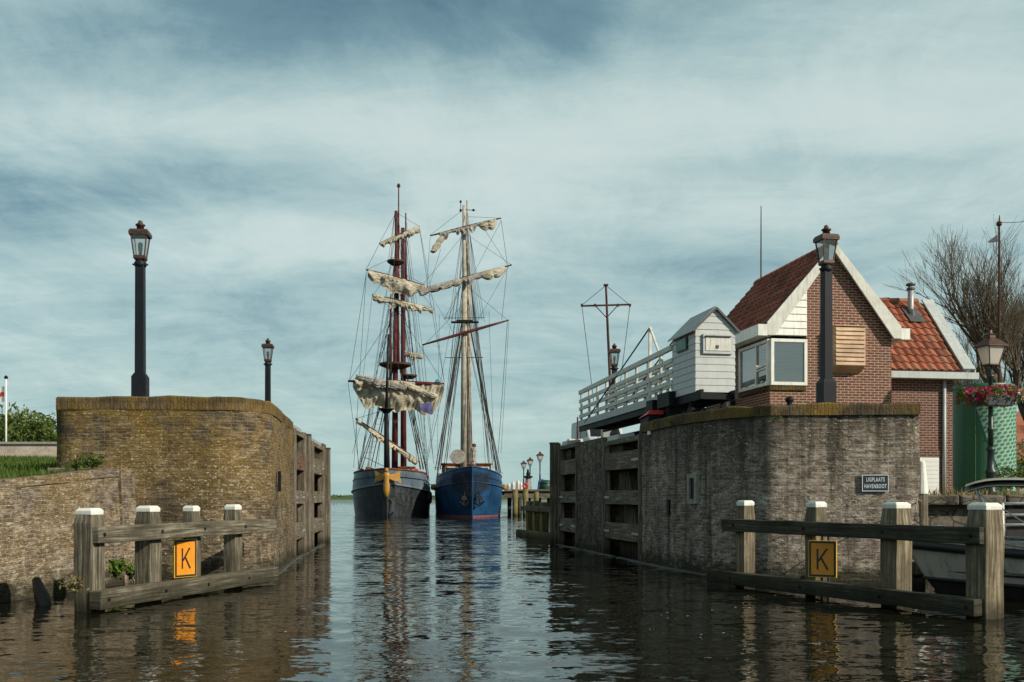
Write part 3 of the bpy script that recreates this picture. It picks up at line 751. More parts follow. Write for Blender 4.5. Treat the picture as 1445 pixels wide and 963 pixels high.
# ------------------------------------------------------------------ timber guide fences in front
def fence(label, A, B, posts, side, top_z, rail_t, rail_b, mats, w, ext_t, ext_b, caps=True):
    A, B = V(*A, 0), V(*B, 0); d = (B-A).normalized(); n = V(d.y, -d.x, 0)*side; rz = math.atan2(d.y, d.x)
    t = thing('guide_fence', label, 'fence', ((A+B)/2), None)
    for k, (s, ww, h) in enumerate(posts):
        p = A + d*s
        mb = MB(); c = h - .09
        zz = [-1.4, .0, .55, 1.0, 1.22, c]
        r_ = [1,1,1,1,1,.86]
        rings = []
        i0 = len(mb.v)
        for z, k_ in zip(zz, r_):
            for x, y in ((-1,-1),(1,-1),(1,1),(-1,1)):
                mb.v.append(p + d*(x*ww/2*k_ + random.uniform(-.006,.006)) + n*(y*ww/2*k_ + random.uniform(-.006,.006)) + V(0,0,z))
        o_ = random.uniform(0,9)
        for a in range(len(zz)-1):
            for j in range(4):
                j2 = (j+1)%4; mb.f.append([i0+a*4+j, i0+a*4+j2, i0+a*4+4+j2, i0+a*4+4+j])
                mb.uv.append([(o_+zz[a], o_+j*ww), (o_+zz[a], o_+(j+1)*ww), (o_+zz[a+1], o_+(j+1)*ww), (o_+zz[a+1], o_+j*ww)])
        mb.f.append([i0+len(zz)*4-4+j for j in range(4)]); mb.uv.append(None)
        po = mb.build('post', M[mats[0]], t, bevel=.014)
        if caps:
            mb = MB(); mb.sqtaper(p + V(0,0,0), [(ww*.45,c-.005),(ww*.46,h-.035),(ww*.34,h)], rz); mb.build('post_cap', M['cap_white'], po, bevel=.008)
    wmax = max(x[1] for x in posts)
    for (z, hh, ww, e, mm) in ((rail_t[0], rail_t[1], rail_t[2], ext_t, mats[1]), (rail_b[0], rail_b[1], rail_b[2], ext_b, mats[2])):
        off = n*(wmax/2 + ww/2 - .03)
        a = A - d*e[0] + off + V(0,0,z); b = B + d*e[1] + off + V(0,0,z)
        mb = MB(); mb.beam(a, b, ww, hh, jit=.007, nseg=10); ro = mb.build('rail', M[mm], t, bevel=.014)
        mb = MB()
        for s, _, _ in posts:
            c = A + d*s + off + n*(ww/2) + V(0,0,z); mb.tube([c - n*.02, c + n*.012], .026, 8)
        mb.build('bolt', M['black_iron'], ro)
    return t, A, d, n
import itertools
L1 = V(-5.9,13.9,0); L2 = V(-4.9,17.55,0)
fl, fA, fd, fn_ = fence('weathered grey timber guide fence with four white capped posts, at the left', L1[:2], L2[:2],
      [(0,.29,1.43),(1.33,.28,1.45),(2.48,.22,1.44),(3.75,.24,1.45)], 1, 1.43, (1.06,.235,.13), (.16,.26,.2), ('wood_grey','wood_grey','wood_grey'), .28, (.12,1.1), (.16,1.05))
r1 = V(6.22,13.1,0); r2 = V(4.1,17.76,0)
fr, rA, rd, rn = fence('oak guide fence with dark rails and four white capped posts, at the right', r1[:2], r2[:2],
      [(0,.33,1.51),(1.52,.31,1.51),(3.2,.26,1.51),(5.02,.25,1.52)], -1, 1.51, (1.08,.22,.13), (.15,.22,.2), ('wood_tan','wood_dark','wood_dark'), .33, (.14,.25), (.12,.6))  # rails in darker oak than the posts: their shade is put into the colour
# far little fence behind the right wall
FA = (.72,39.5); FB = (1.45,37.0)
mbk = fence('small tan timber fence at the waterline beyond the right lock wall', FA, FB, [(.0,.28,1.48),(.9,.3,1.5),(1.8,.28,1.45)], 1, 1.45, (1.1,.2,.14), (.1,.3,.24), ('wood_pile','wood_gate','wood_pile'), .28, (.5,.9), (.8,.9), caps=False)

# K boards
def kboard(label, c, ndir, w, h, hang=True):
    n = V(*ndir, 0).normalized(); tg = V(-n.y, n.x, 0)      # tg: to the right as seen from the front
    c = Vector(c); t = thing('navigation_board', label, 'sign', c)
    mb = MB(); mb.beam(c - V(0,0,h/2), c + V(0,0,h/2), w, .035, up=n); mb.build('board', M['yellow_edge'], t, bevel=.004)
    f = c + n*.0195
    def bar(a, b, wd, m, name, lift):
        pass
    mb = MB(); b = .028
    for x0, x1, z0, z1 in ((-w/2+.012,w/2-.012,h/2-.012-b,h/2-.012),(-w/2+.012,w/2-.012,-h/2+.012,-h/2+.012+b),(-w/2+.012,-w/2+.012+b,-h/2+.012+b,h/2-.012-b),(w/2-.012-b,w/2-.012,-h/2+.012+b,h/2-.012-b)):
        mb.slab([f+tg*x0+V(0,0,z0), f+tg*x1+V(0,0,z0), f+tg*x1+V(0,0,z1), f+tg*x0+V(0,0,z1)], n*.004)
    mb.build('border', M['sign_black'], t)
    mb = MB(); x1 = w/2-.045; z1 = h/2-.045
    mb.slab([f+tg*-x1+V(0,0,-z1), f+tg*x1+V(0,0,-z1), f+tg*x1+V(0,0,z1), f+tg*-x1+V(0,0,z1)], n*.003); mb.build('orange_field', M['orange'], t)
    mb = MB(); g = f + n*.004; s = .028
    mb.beam(g+tg*-.075+V(0,0,-.165), g+tg*-.075+V(0,0,.165), s, .006, up=n)
    mb.beam(g+tg*-.062+V(0,0,-.035)+n*.002, g+tg*.075+V(0,0,.165)+n*.002, s, .006, up=n)
    mb.beam(g+tg*-.02+V(0,0,.02)+n*.004, g+tg*.085+V(0,0,-.165)+n*.004, s, .006, up=n)
    mb.build('letter_k', M['sign_black'], t)
    return t
cL = P(261,788,16.0); kboard('orange board with a black K, hung on the left timber fence', cL, (.86,-.5), .46, .61)
mb = MB(); c = cL + V(-.02,.06,0); mb.beam(c + V(0,0,.2), c+V(0,0,.45), .04, .02)
o = mb.build('sign_bracket', M['black_iron'], None, origin=c); tag(o, 'short iron bracket holding the left orange K board', 'bracket')
cR = P(1161,789,15.75); kboard('orange board with a black K, on a green pole behind the right fence', cR, (-.55,-.83), .44, .58)
pp = cR + V(.12,.09,0)
mb = MB(); mb.tube([V(pp.x,pp.y,-.5), V(pp.x,pp.y,PZ(752,15.9))], .022, 8); o = mb.build('sign_pole', M['green_iron'], None, origin=(pp.x,pp.y,0)); tag(o, 'thin green pole behind the right orange K board', 'pole')

# enamel berth sign on the right wall
def text_mesh(body, size, sx=1.0, bold=.0):
    cu = bpy.data.curves.new('lettering', 'FONT'); cu.body = body; cu.size = size; cu.align_x = 'CENTER'; cu.align_y = 'CENTER'; cu.extrude = .003; cu.offset = bold; cu.space_character = 1.22
    ob = bpy.data.objects.new('lettering', cu); COL.objects.link(ob)
    dg = bpy.context.evaluated_depsgraph_get(); me = bpy.data.meshes.new_from_object(ob.evaluated_get(dg)); bpy.data.objects.remove(ob)
    for v in me.vertices: v.co.x *= sx
    return me
p, n = on_right(1234); tg = V(-n.y, n.x, 0); c = p + n*.045 + V(0,0,PZ(682,p.y)); sw, sh = .485, .31
t = thing('berth_sign', 'dark enamel sign with white lettering on the grey brick wall', 'sign', c)
mb = MB(); mb.beam(c - V(0,0,sh/2), c + V(0,0,sh/2), sw, .03, up=n); mb.build('panel', M['sign_navy'], t, bevel=.004)
mb = MB(); f = c + n*.0155; b = .013
for x0, x1, z0, z1 in ((-sw/2,sw/2,sh/2-b,sh/2),(-sw/2,sw/2,-sh/2,-sh/2+b),(-sw/2,-sw/2+b,-sh/2+b,sh/2-b),(sw/2-b,sw/2,-sh/2+b,sh/2-b)):
    mb.slab([f+tg*x0+V(0,0,z0), f+tg*x1+V(0,0,z0), f+tg*x1+V(0,0,z1), f+tg*x0+V(0,0,z1)], n*.004)
mb.build('border', M['sign_white'], t)
rot = Matrix((( tg.x,0,n.x),(tg.y,0,n.y),(0,1,0))).to_4x4()
for line, zz in (('LIGPLAATS',.062),('HAVENBOOT',-.062)):
    me = text_mesh(line, .108, .54, .0018); me.transform(rot); me.materials.append(M['sign_white'])
    o = bpy.data.objects.new('lettering', me); COL.objects.link(o); o.parent = t; o.location = (n*.018 + V(0,0,zz))

# ------------------------------------------------------------------ quay lanterns (square posts)
def quay_lamp(loc, label, rz=0.0):
    t = thing('quay_lantern', label, 'street lamp', V(0,0,0), 'square post lanterns on the lock walls')
    mb = MB(); mb.sqtaper((0,0,0), [(.145,0),(.145,.42),(.10,.50)]); mb.build('plinth', M['navy_iron'], t, bevel=.01)
    mb = MB(); mb.sqtaper((0,0,0), [(.092,.48),(.085,2.66)]); mb.build('pole', M['navy_iron'], t, bevel=.012)
    mb = MB(); mb.lathe((0,0,0), [(.09,2.60),(.12,2.63),(.125,2.68),(.10,2.72),(.085,2.78)], 12); mb.tube([(-.15,0,2.66),(.15,0,2.66)], .018, 6); mb.build('collar', M['navy_iron'], t, smooth=True)
    l = MB(); l.sqtaper((0,0,0), [(.095,2.74),(.115,2.77),(.115,2.82),(.10,2.83)])
    for x in (-1,1):
        for y in (-1,1): l.beam((x*.098,y*.098,2.8), (x*.148,y*.148,3.22), .024, .024)
    l.sqtaper((0,0,0), [(.185,3.215),(.19,3.28),(.165,3.33),(.10,3.345)])
    lo = l.build('lantern', M['copper'], t, bevel=.004)
    g = MB(); g.sqtaper((0,0,0), [(.095,2.83),(.142,3.215)]); g.build('glass_pane', M['lamp_glass'], lo)
    b = MB(); b.lathe((0,0,0), [(.03,2.83),(.035,2.92),(.045,2.98),(.045,3.08),(.015,3.1)], 8); b.build('burner', M['milk'], lo)
    h = MB(); h.lathe((0,0,0), [(.075,3.33),(.07,3.42),(.095,3.43),(.095,3.455),(.06,3.47),(.04,3.5),(.045,3.52),(.01,3.54)], 10); h.build('chimney', M['copper'], lo, smooth=True)
    t.location = loc; t.rotation_euler = (0,0,rz); return t
ql = quay_lamp((PX(198,19.8),19.8,3.54), 'tall dark lantern post nearest on top of the left brick abutment', R(8))
def relabel(o, loc, label, rz=None):
    c = copy_tree(o); c.location = loc; c['label'] = label
    if rz is not None: c.rotation_euler = (0,0,rz)
    return c
relabel(ql, (PX(378,33.6),33.6,3.38), 'dark lantern post standing farther back on the left lock wall', R(5))
relabel(ql, (PX(1166,19.7),19.7,3.42), 'tall dark lantern post in front of the brick gable', R(12))
relabel(ql, (PX(867,34.6),34.6,3.36), 'dark lantern post behind the white bridge railing', R(4))
# ------------------------------------------------------------------ bridge keeper's house
TH = R(9.6); HU = V(math.cos(TH), math.sin(TH), 0); HV = V(-math.sin(TH), math.cos(TH), 0); HO = V(8.34, 26, 0)
def H(s, t, z): return HO + HU*s + HV*t + V(0,0,z)
def hbox(mb, s0, s1, t0, t1, z0, z1):
    mb.hexa([H(s0,t0,z0),H(s1,t0,z0),H(s1,t1,z0),H(s0,t1,z0),H(s0,t0,z1),H(s1,t0,z1),H(s1,t1,z1),H(s0,t1,z1)])
def hgable(mb, pts, t0, t1): mb.slab([H(s,t0,z) for s, z in pts], HV*(t1-t0))
house = thing('gabled_house', 'small red brick gabled house with white corner window and steep tiled roof', 'house', H(0,2.3,1.6))
AZ, SL, DEP = 8.10, 1.137, 4.6
roofz = lambda s: AZ - SL*abs(s)
WB, WT, WS = 4.46, 5.66, -.70
mb = MB()
hgable(mb, [(WS,1.5),(1.7,1.5),(1.7,roofz(1.7)-.12),(0,roofz(0)-.12),(WS,roofz(WS)-.12)], 0, .25)
hgable(mb, [(-1.7,1.5),(WS-.001,1.5),(WS-.001,WB-.13),(-1.7,WB-.13)], 0, .25)
hbox(mb, -1.7,-1.45, .251, 1.95, 1.5, WB-.13)
hbox(mb, -1.7,-1.45, 1.951, DEP, 1.5, roofz(1.7)-.12)
hbox(mb, 1.45,1.7, .251, DEP, 1.5, roofz(1.7)-.12)
hgable(mb, [(-1.45,1.5),(1.45,1.5),(1.45,roofz(1.45)-.12),(0,roofz(0)-.12),(-1.45,roofz(1.45)-.12)], DEP-.25, DEP-.001)
mb.build('brick_wall', M['house_brick'], house)
# siding above the corner window, lapped boards
mb = MB(); z = WT+.10
while z < roofz(WS)-.1:
    z1 = min(z+.185, roofz(WS)-.1); a = -1.72
    if z > roofz(1.7)-.1: a = -(AZ-.1-z)/SL
    a1 = -1.72 if z1 < roofz(1.7)-.1 else -(AZ-.1-z1)/SL
    if a < WS - .05:
        a1 = min(a1, WS-.02)
        mb.slab([H(a,-.05,z),H(WS-.0,-.05,z),H(WS-.0,-.03,z1-.008),H(a1,-.03,z1-.008)], HV*.2)
    z = z1
mb.build('siding', M['white'], house)
mb = MB(); hbox(mb, -1.72,-1.45,.16,1.95,WT+.12,roofz(1.7)-.1); mb.build('window_head', M['white_old'], house)
mb = MB(); 
k = -1.72
while k < WS-.02: hbox(mb, k, k+.068, -.06, .2, WB-.125, WB-.01); k += .077
k = .22
while k < 1.9: hbox(mb, -1.77,-1.5, k, k+.068, WB-.125, WB-.01); k += .077
mb.build('brick_sill', M['coping'], house)
# corner window: front and side frames
def frame(name, a, b, z0, z1, out, mull=(), fw=.085, nrm=None):
    a, b = Vector(a), Vector(b); d = (b-a).normalized()
    mb = MB()
    for z in (z0+fw/2, z1-fw/2): mb.beam(a+V(0,0,z), b+V(0,0,z), .09, fw)
    for p in (a+d*fw/2, b-d*fw/2): mb.beam(p+V(0,0,z0+fw), p+V(0,0,z1-fw), .088, fw, up=d)
    for m in mull:
        p = a.lerp(b, m); mb.beam(p+V(0,0,z0+fw), p+V(0,0,z1-fw), .088, .07, up=d)
    w = mb.build('window', M['white'], house, bevel=.006)
    g = MB(); g.face([a+V(0,0,z0+fw), b+V(0,0,z0+fw), b+V(0,0,z1-fw), a+V(0,0,z1-fw)]); g.build('pane', M['glass'], w, fix=False)
    return w
wf = frame('window', H(-1.70,-.03,0), H(WS-.0,-.03,0), WB, WT, 1)
wsd = frame('window', H(-1.72,1.93,0), H(-1.72,.02,0), WB, WT, 1, (.6,))
mb = MB(); z = WB+.1
while z < WT-.1: hbox(mb, -1.62, WS-.09, .045, .075, z, z+.026); z += .036
mb.build('blind', M['blind'], wf)
mb = MB(); z = WB+.1
while z < WT-.1: hbox(mb, -1.655,-1.63, .95, 1.85, z, z+.026); z += .036
mb.build('blind', M['blind'], wsd)
mb = MB(); mb.beam(H(-1.735,.82,WB+.52), H(-1.735,.1,WB+.56), .03, .05); mb.beam(H(-1.735,.82,WB+.44), H(-1.735,.1,WB+.47), .03, .04); mb.build('vent_rail', M['white'], wsd)
mb = MB(); hbox(mb, -1.40, 1.40, .6, .62, 1.6, 6.1); hbox(mb, -1.4,1.4,.1,.6,4.2,4.25); mb.build('inner_wall', M['room'], house)
# tiled roof
def pantiles(mb, o, u, v, n, W, L, tw, th, hgt=.035, thick=.03):
    nc = int(round(W/tw)); nr = int(round(L/th)); tw = W/nc; th = L/nr; sub = 6
    prof = [0, .55, 1.0, .9, .45, .12, 0]
    for r in range(nr):
        i0 = len(mb.v)
        for c in range(nc*sub+1):
            k = c % sub; h = hgt*prof[k] ; x = c*tw/sub; jx = .006*nz((c//sub*1.7, r*1.3, 1)); jz = .008*nz((c//sub*2.1, r*3.1, 4))
            top = o + u*x + v*(r*th-.03) + n*(h+jz); bot = o + u*x + v*((r+1)*th + jx) + n*(h + thick + jz); lip = bot - n*(thick+.01)
            mb.v += [top, bot, lip]
        for c in range(nc*sub):
            a = i0 + c*3; b = a + 3; u0 = c/sub; u1 = (c+1)/sub - .001
            if c % sub == sub-1: u1 = math.floor(u0) + .999
            mb.f.append([a, b, b+1, a+1]); mb.uv.append([(u0, r+.01), (u1, r+.01), (u1, r+.99), (u0, r+.99)])
            mb.f.append([a+1, b+1, b+2, a+2]); mb.uv.append([(u0, r+.99), (u1, r+.99), (u1, r+.995), (u0, r+.995)])
ov, hw = .15, 1.86
ln = math.hypot(hw, hw*SL)
roof = MB()
for sgn in (-1, 1):
    nn = (HU*sgn*SL + V(0,0,1)).normalized(); vd = (HU*sgn - V(0,0,SL)).normalized()
    if sgn < 0: pantiles(roof, H(0,DEP+.2,AZ+.04), -HV, vd, nn, DEP+.2+ov-.06, ln, .23, .26, .04)
    else: pantiles(roof, H(0,-ov+.06,AZ+.04), HV, vd, nn, DEP+.2+ov-.06, ln, .23, .26, .04)
ro = roof.build('roof', M['tile_dark'], house)
mb = MB()
k = -ov
while k < DEP+.2:
    mb.tube([H(0,k,AZ+.05), H(0,k+.34,AZ+.035)], [.115,.10], 8); k += .33
mb.build('ridge_tiles', M['tile_dark'], ro)
mb = MB()
for sgn in (-1,1):
    nn = (HU*sgn*SL + V(0,0,1)).normalized()
    a = [H(0,-ov,AZ-.12), H(sgn*hw,-ov,AZ-.12-SL*hw), H(sgn*hw,DEP+.2,AZ-.12-SL*hw), H(0,DEP+.2,AZ-.12)]
    mb.slab(a, V(0,0,.12))
mb.build('soffit', M['white_old'], ro)
# barge boards, kneelers and eave boards
bw = .24
for tt in (-ov-.06, DEP+.21):
    for sgn in (-1,1):
        mb = MB()
        pts = [(0,AZ+.06),(sgn*(hw),AZ+.06-SL*hw),(sgn*(hw+.02),AZ+.0-SL*hw-.0),(sgn*(hw-.20),AZ+.06-SL*hw-.22),(0,AZ+.06-bw)] if False else [(0,AZ+.07),(sgn*hw,AZ+.07-SL*hw),(sgn*hw,AZ-.26-SL*hw),(sgn*(hw-.20),AZ-.26-SL*hw),(0,AZ+.07-bw)]
        mb.slab([H(s,tt,z) for s, z in pts], HV*.055); mb.build('bargeboard', M['white_old'], ro)
for sgn in (-1,1):
    for s in [sgn]:
        mb = MB()
        hb = sorted((sgn*(hw+.002), sgn*(hw+.25))); ez = AZ-SL*hw
        hbox(mb, hb[0], hb[1], -ov-.06, DEP+.2, ez-.28, ez+.01)
        hb = sorted((sgn*1.70, sgn*(hw-.001))); hbox(mb, hb[0], hb[1], -ov, DEP+.2, ez-.26, ez-.22); mb.build('eave_gutter', M['white'], ro)
mb = MB(); mb.beam(H(-1.735,2.72,1.6), H(-1.735,2.72,5.6), .08, .08); mb.build('downpipe', M['white'], house)
mb = MB(); mb.box(H(-1.77,2.35,4.32), (.12,.1,.34), TH); mb.build('wall_lamp', M['black_iron'], house)
# louvred cedar box on the gable
nb = thing('nesting_box', 'new cedar louvred box hung on the red brick gable', 'box', H(.38,-.16,5.4))
mb = MB()
z0, z1, sA, sB = 4.98, 5.98, -.03, .78
n_ = 9; hh = (z1-z0)/n_
for k in range(n_):
    z = z0 + k*hh; mb.slab([H(sA,-.33,z), H(sA,-.295,z+hh-.006), H(sA,-.27,z+hh-.006), H(sA,-.30,z)], HU*(sB-sA))
mb.build('louvre_front', M['cedar'], nb)
for s in (sA-.022, sB):
    mb = MB(); mb.slab([H(s,-.004,z0-.16),H(s,-.29,z0-.0),H(s,-.29,z1+.01),H(s,-.004,z1+.01)], HU*.022); mb.build('side_panel', M['cedar'], nb)
mb = MB(); mb.slab([H(sA,-.004,z0-.16),H(sA,-.29,z0),H(sA,-.29,z0-.02),H(sA,-.004,z0-.18)], HU*(sB-sA)); mb.build('bottom_panel', M['cedar'], nb)
mb = MB(); hbox(mb, sA-.04, sB+.04, -.34,-.004, z1+.011, z1+.035)
for s in (.0,.37,.74): hbox(mb, s-.02, s+.02, -.02, -.005, z1+.036, z1+.12)
mb.build('lid', M['cedar'], nb)
# antenna pole behind the ridge
pa = H(0,DEP+.3,0); zt = 1.6 + (700-291)/F*pa.y
pa.x = PX(1074, pa.y)
mb = MB(); mb.tube([V(pa.x,pa.y,5.5), V(pa.x,pa.y,zt-1.5), V(pa.x,pa.y,zt)], [.03,.025,.014], 6)
o = mb.build('antenna_pole', M['lead'], None, origin=(pa.x,pa.y,5.5)); tag(o, 'thin antenna rod rising behind the left end of the house ridge', 'antenna')
# annex
annex = thing('brick_annex', 'low brick annex with bright orange pantiles and a stove pipe', 'house', H(2.9,2.6,1.6))
T0, SE = 1.0, 4.14
EZ, RZa, TR = 5.02, 7.26, 2.65
mb = MB(); hbox(mb, 1.705, SE, T0, T0+.25, 1.5, EZ-.05); hgable(mb, [(0,0)], 0, 0) if False else None
mb.slab([H(SE,T0+.251,1.5),H(SE,4.2,1.5),H(SE,4.2,EZ-.1),H(SE,TR,RZa-.2),H(SE,T0+.251,EZ-.1)], -HU*.25)
mb.build('brick_wall', M['annex_brick'], annex)
vd = (HV*(TR-.72)*-1 + V(0,0,-(RZa-EZ))).normalized(); Ls = math.hypot(TR-.72, RZa-EZ); nn = vd.cross(HU).normalized()
if nn.z < 0: nn = -nn
rm = MB(); pantiles(rm, H(1.55,TR,RZa), HU, vd, nn, 2.68, Ls, .243, .29, .05, .035)
ar = rm.build('roof', M['tile_orange'], annex)
mb = MB(); mb.slab([H(1.6,TR,RZa-.03),H(4.4,TR,RZa-.03),H(4.4,.74,EZ-.03),H(1.6,.74,EZ-.03)], V(0,0,-.08)); mb.slab([H(1.71,TR+.001,RZa-.0),H(4.3,TR+.001,RZa-.0),H(4.3,4.5,EZ-.0),H(1.71,4.5,EZ-.0)], V(0,0,-.08)); mb.build('roof_boarding', M['white_old'], ar)
mb = MB(); k = 1.9
while k < 4.1: mb.tube([H(k,TR+.03,RZa+.04), H(min(4.1,k+.33),TR+.03,RZa+.055)], [.09,.1], 8); k += .32
mb.build('ridge_tiles', M['tile_orange'], ar)
mb = MB(); a, b = H(4.22,TR+.02,RZa+.1), H(4.22,.66,EZ+.04); mb.slab([a, a+HU*.36, b+HU*.36, b], nn*.05); mb.slab([a+HU*.361, b+HU*.361, b+HU*.361-V(0,0,.22), a+HU*.361-V(0,0,.22)], HU*.03); mb.build('verge_capping', M['grey_board'], ar)
mb = MB(); hbox(mb, 1.705, 4.68, .62, T0-.002, EZ-.21, EZ-.03); mb.build('eave_board', M['grey_board'], ar)
mb = MB(); mb.tube([H(3.84,T0-.06,1.6),H(3.84,T0-.06,EZ-.2)], .05, 10); mb.build('drainpipe', M['grey_board'], annex, smooth=True)
mb = MB(); hbox(mb, 3.05, 3.72, T0-.012, T0-.001, 1.5, 2.66); ho = mb.build('door', M['garage'], annex)
mb = MB(); z = 1.62
while z < 2.6: hbox(mb, 3.07,3.70, T0-.022, T0-.0125, z, z+.1); z += .115
mb.build('door_panels', M['garage'], ho)
mb = MB(); k = 3.0
while k < 3.76: hbox(mb, k, k+.07, T0-.02, T0-.001, 2.67, 2.86); k += .078
mb.build('lintel', M['annex_brick'], annex)
pc = H(3.66,TR-.35,0); zc = RZa - .35*(RZa-EZ)/(TR-.72)
mb = MB(); mb.lathe((pc.x,pc.y,0), [(.10,zc-.1),(.085,zc+.2),(.085,zc+.82)], 12); st = mb.build('stove_pipe', M['zinc'], ar, smooth=True)
mb = MB(); mb.lathe((pc.x,pc.y,0), [(.17,zc-.15),(.15,zc+.08),(.10,zc+.15)], 12); mb.lathe((pc.x,pc.y,0), [(.12,zc+.72),(.12,zc+.76),(.09,zc+.78)], 12); mb.lathe((pc.x,pc.y,0), [(.11,zc+.84),(.135,zc+.86),(.13,zc+.9),(.03,zc+.93)], 12); mb.build('flashing', M['lead'], st)
mb = MB(); mb.slab([H(3.42,TR-.2,zc+.17)+nn*.06, H(3.89,TR-.2,zc+.17)+nn*.06, H(3.94,TR-.62,zc-.31)+nn*.07, H(3.47,TR-.62,zc-.31)+nn*.07], nn*.015); mb.build('lead_apron', M['lead'], st)

# ------------------------------------------------------------------ swing footbridge parked along the right wall
BD = V(-.19, 1, 0).normalized(); BS = V(BD.y, -BD.x, 0)     # BS towards the right
BO = V(4.05, 25.0, 0)
def B(a, s, z): return BO + BD*a + BS*s + V(0,0,z)          # a along (away), s to the right
bridge = thing('footbridge', 'narrow swing footbridge with white railings, swung open along the right wall', 'bridge', B(3,.4,3.4))
mb = MB()
for s in (0.02,.86): mb.beam(B(-1.9,s,3.97), B(9.3,s,3.90), .07, .22)
for a in (-1.7,0,1.5,3,4.5,6,7.5,9): mb.beam(B(a,.06,3.93), B(a,.82,3.93), .1, .12)
mb.build('girder', M['black_iron'], bridge)
mb = MB(); mb.beam(B(-.1,-.035,4.12), B(9.3,-.035,4.06), .05, .2); mb.beam(B(-.1,.91,4.12), B(9.3,.91,4.06), .05, .2); mb.build('kickboard', M['zinc'], bridge)
mb = MB(); a = -.2
while a < 9.25: mb.beam(B(a,.0,4.10-.0065*a), B(a,.88,4.10-.0065*a), .17, .04); a += .18
mb.build('deck', M['wood_grey'], bridge)
zt0, zt1 = 5.33, 5.12
na = 9
for s in (-.02,.90):
    mb = MB(); rl = []
    ztop = lambda a: lerp(zt0, zt1, a/9.2)
    for k, f in enumerate((0,.28,.52,.76)):
        h = .10 if k == 0 else .09
        mb.beam(B(-.0,s,ztop(0)-f*1.15), B(9.2,s,ztop(9.2)-f*1.08), .05 if k else .09, h*1.3)
    for k in range(na+1):
        a = .03 + 9.12*k/na; mb.beam(B(a,s+.052,3.95), B(a,s+.052,ztop(a)-.06), .055, .13, up=BD)
    mb.build('railing', M['white_old'], bridge, bevel=.006)
for s, px in ((-.02,915),(.90,958)):
    a = 1.75
    mb = MB(); mb.beam(B(a,s,4.0), B(a,s,6.12), .07, .07, up=BD); mb.beam(B(a,s,6.12), B(-.1,s,4.15), .05, .05, up=BS); mb.build('mast', M['white_old'], bridge, bevel=.005)
    mb = MB(); mb.tube([B(a,s-.03,6.08), B(8.4,s-.03,4.05)], .022, 6); mb.build('tension_rod', M['black_iron'], bridge)
mb = MB()
mb.box(B(.9,.42,3.68), (.95,1.5,.34), math.atan2(BD.y,BD.x)-R(90)); mb.box(B(.2,-.05,4.02), (.3,.9,.36), math.atan2(BD.y,BD.x)-R(90)); mb.box(B(1.2,-.12,3.85), (.22,.5,.5), math.atan2(BD.y,BD.x)-R(90))
for a, s in ((-.6,.1),(.4,-.08),(-1.45,.3),(-1.45,.75),(1.8,.0)):
    m2 = MB(); m2.tube([B(a,s-.05,3.52), B(a,s+.05,3.52)], .17, 14); m2.build('roller', M['black_iron'], bridge)
for a in (.0,.7,1.4): mb.beam(B(a,-.12,3.36), B(a,-.12,3.9), .09, .09)
mb.build('turning_gear', M['black_iron'], bridge)
# white hut riding on the bridge's tail
hut = thing('bridge_hut', 'white boarded hut with pitched roof on the tail of the footbridge', 'hut', B(-.9,.5,4.03))
a0, a1, s0, s1 = -1.58, -.02, -.02, .96
zb, ze, za = 4.05, 5.53, 6.01
mb = MB(); n_ = 9; hh = (ze-zb)/n_
cs = [(a0,s0),(a0,s1),(a1,s1),(a1,s0)]
for k in range(n_):
    z = zb + k*hh; o_ = .012
    mb.hexa([B(a0-o_,s0-o_,z), B(a0-o_,s1+o_,z), B(a1+o_,s1+o_,z), B(a1+o_,s0-o_,z), B(a0,s0,z+hh-.004), B(a0,s1,z+hh-.004), B(a1,s1,z+hh-.004), B(a1,s0,z+hh-.004)])
sm = (s0+s1)/2; n2 = 3
for k in range(n2):
    z0_, z1_ = lerp(ze,za,k/n2), lerp(ze,za,(k+1)/n2)-.004; w0, w1 = (s1-s0)/2*(1-k/n2), (s1-s0)/2*(1-(k+1)/n2)
    w1 = max(w1,.01)
    mb.slab([B(a0-.014,sm-w0,z0_),B(a0-.014,sm+w0,z0_),B(a0-.002,sm+w1,z1_),B(a0-.002,sm-w1,z1_)], BD*(a1-a0+.01))
mb.build('boarding', M['hut_white'], hut)
mb = MB()
for sg in (-1,1):
    e = [B(a0-.07,sm,za+.045),B(a0-.07,sm+sg*.60,ze-.07),B(a1+.07,sm+sg*.60,ze-.07),B(a1+.07,sm,za+.045)]
    mb.slab(e, V(0,0,.035))
mb.build('roof', M['zinc'], hut)
mb = MB()
for sg in (-1,1): mb.beam(B(a0-.075,sm,za+.03), B(a0-.075,sm+sg*.59,ze-.06), .02, .05)
mb.build('verge', M['lead'], hut)
mb = MB()
q = lambda s, z, o: B(a0-.02-o, s, z)
mb.slab([q(.14,4.95,0),q(.88,4.95,0),q(.88,5.42,0),q(.14,5.42,0)], -BD*.045); f_ = mb.build('hatch', M['hut_white'], hut, bevel=.006)
mb = MB(); mb.slab([q(.20,5.02,.047),q(.82,5.02,.047),q(.82,5.34,.047),q(.20,5.34,.047)], -BD*.012)
mb.build('hatch_panel', M['white_old'], f_, bevel=.004)
mb = MB(); mb.slab([q(.19,5.35,.047),q(.83,5.35,.047),q(.83,5.37,.047),q(.19,5.37,.047)], -BD*.05); mb.slab([q(.46,5.08,.06),q(.52,5.08,.06),q(.52,5.15,.06),q(.46,5.15,.06)], -BD*.02); mb.build('hatch_hinge', M['lead'], f_)
mb = MB(); w = lambda a, z, o: B(a, s0-.02-o, z)
mb.slab([w(-1.1,5.12,0),w(-.42,5.12,0),w(-.42,5.43,0),w(-1.1,5.43,0)], -BS*.03); wv = mb.build('window', M['sign_black'], hut)
mb = MB(); mb.slab([w(-1.05,5.15,.031),w(-.47,5.15,.031),w(-.47,5.40,.031),w(-1.05,5.40,.031)], -BS*.005); mb.build('pane', M['tank_green'], wv)
mb = MB()
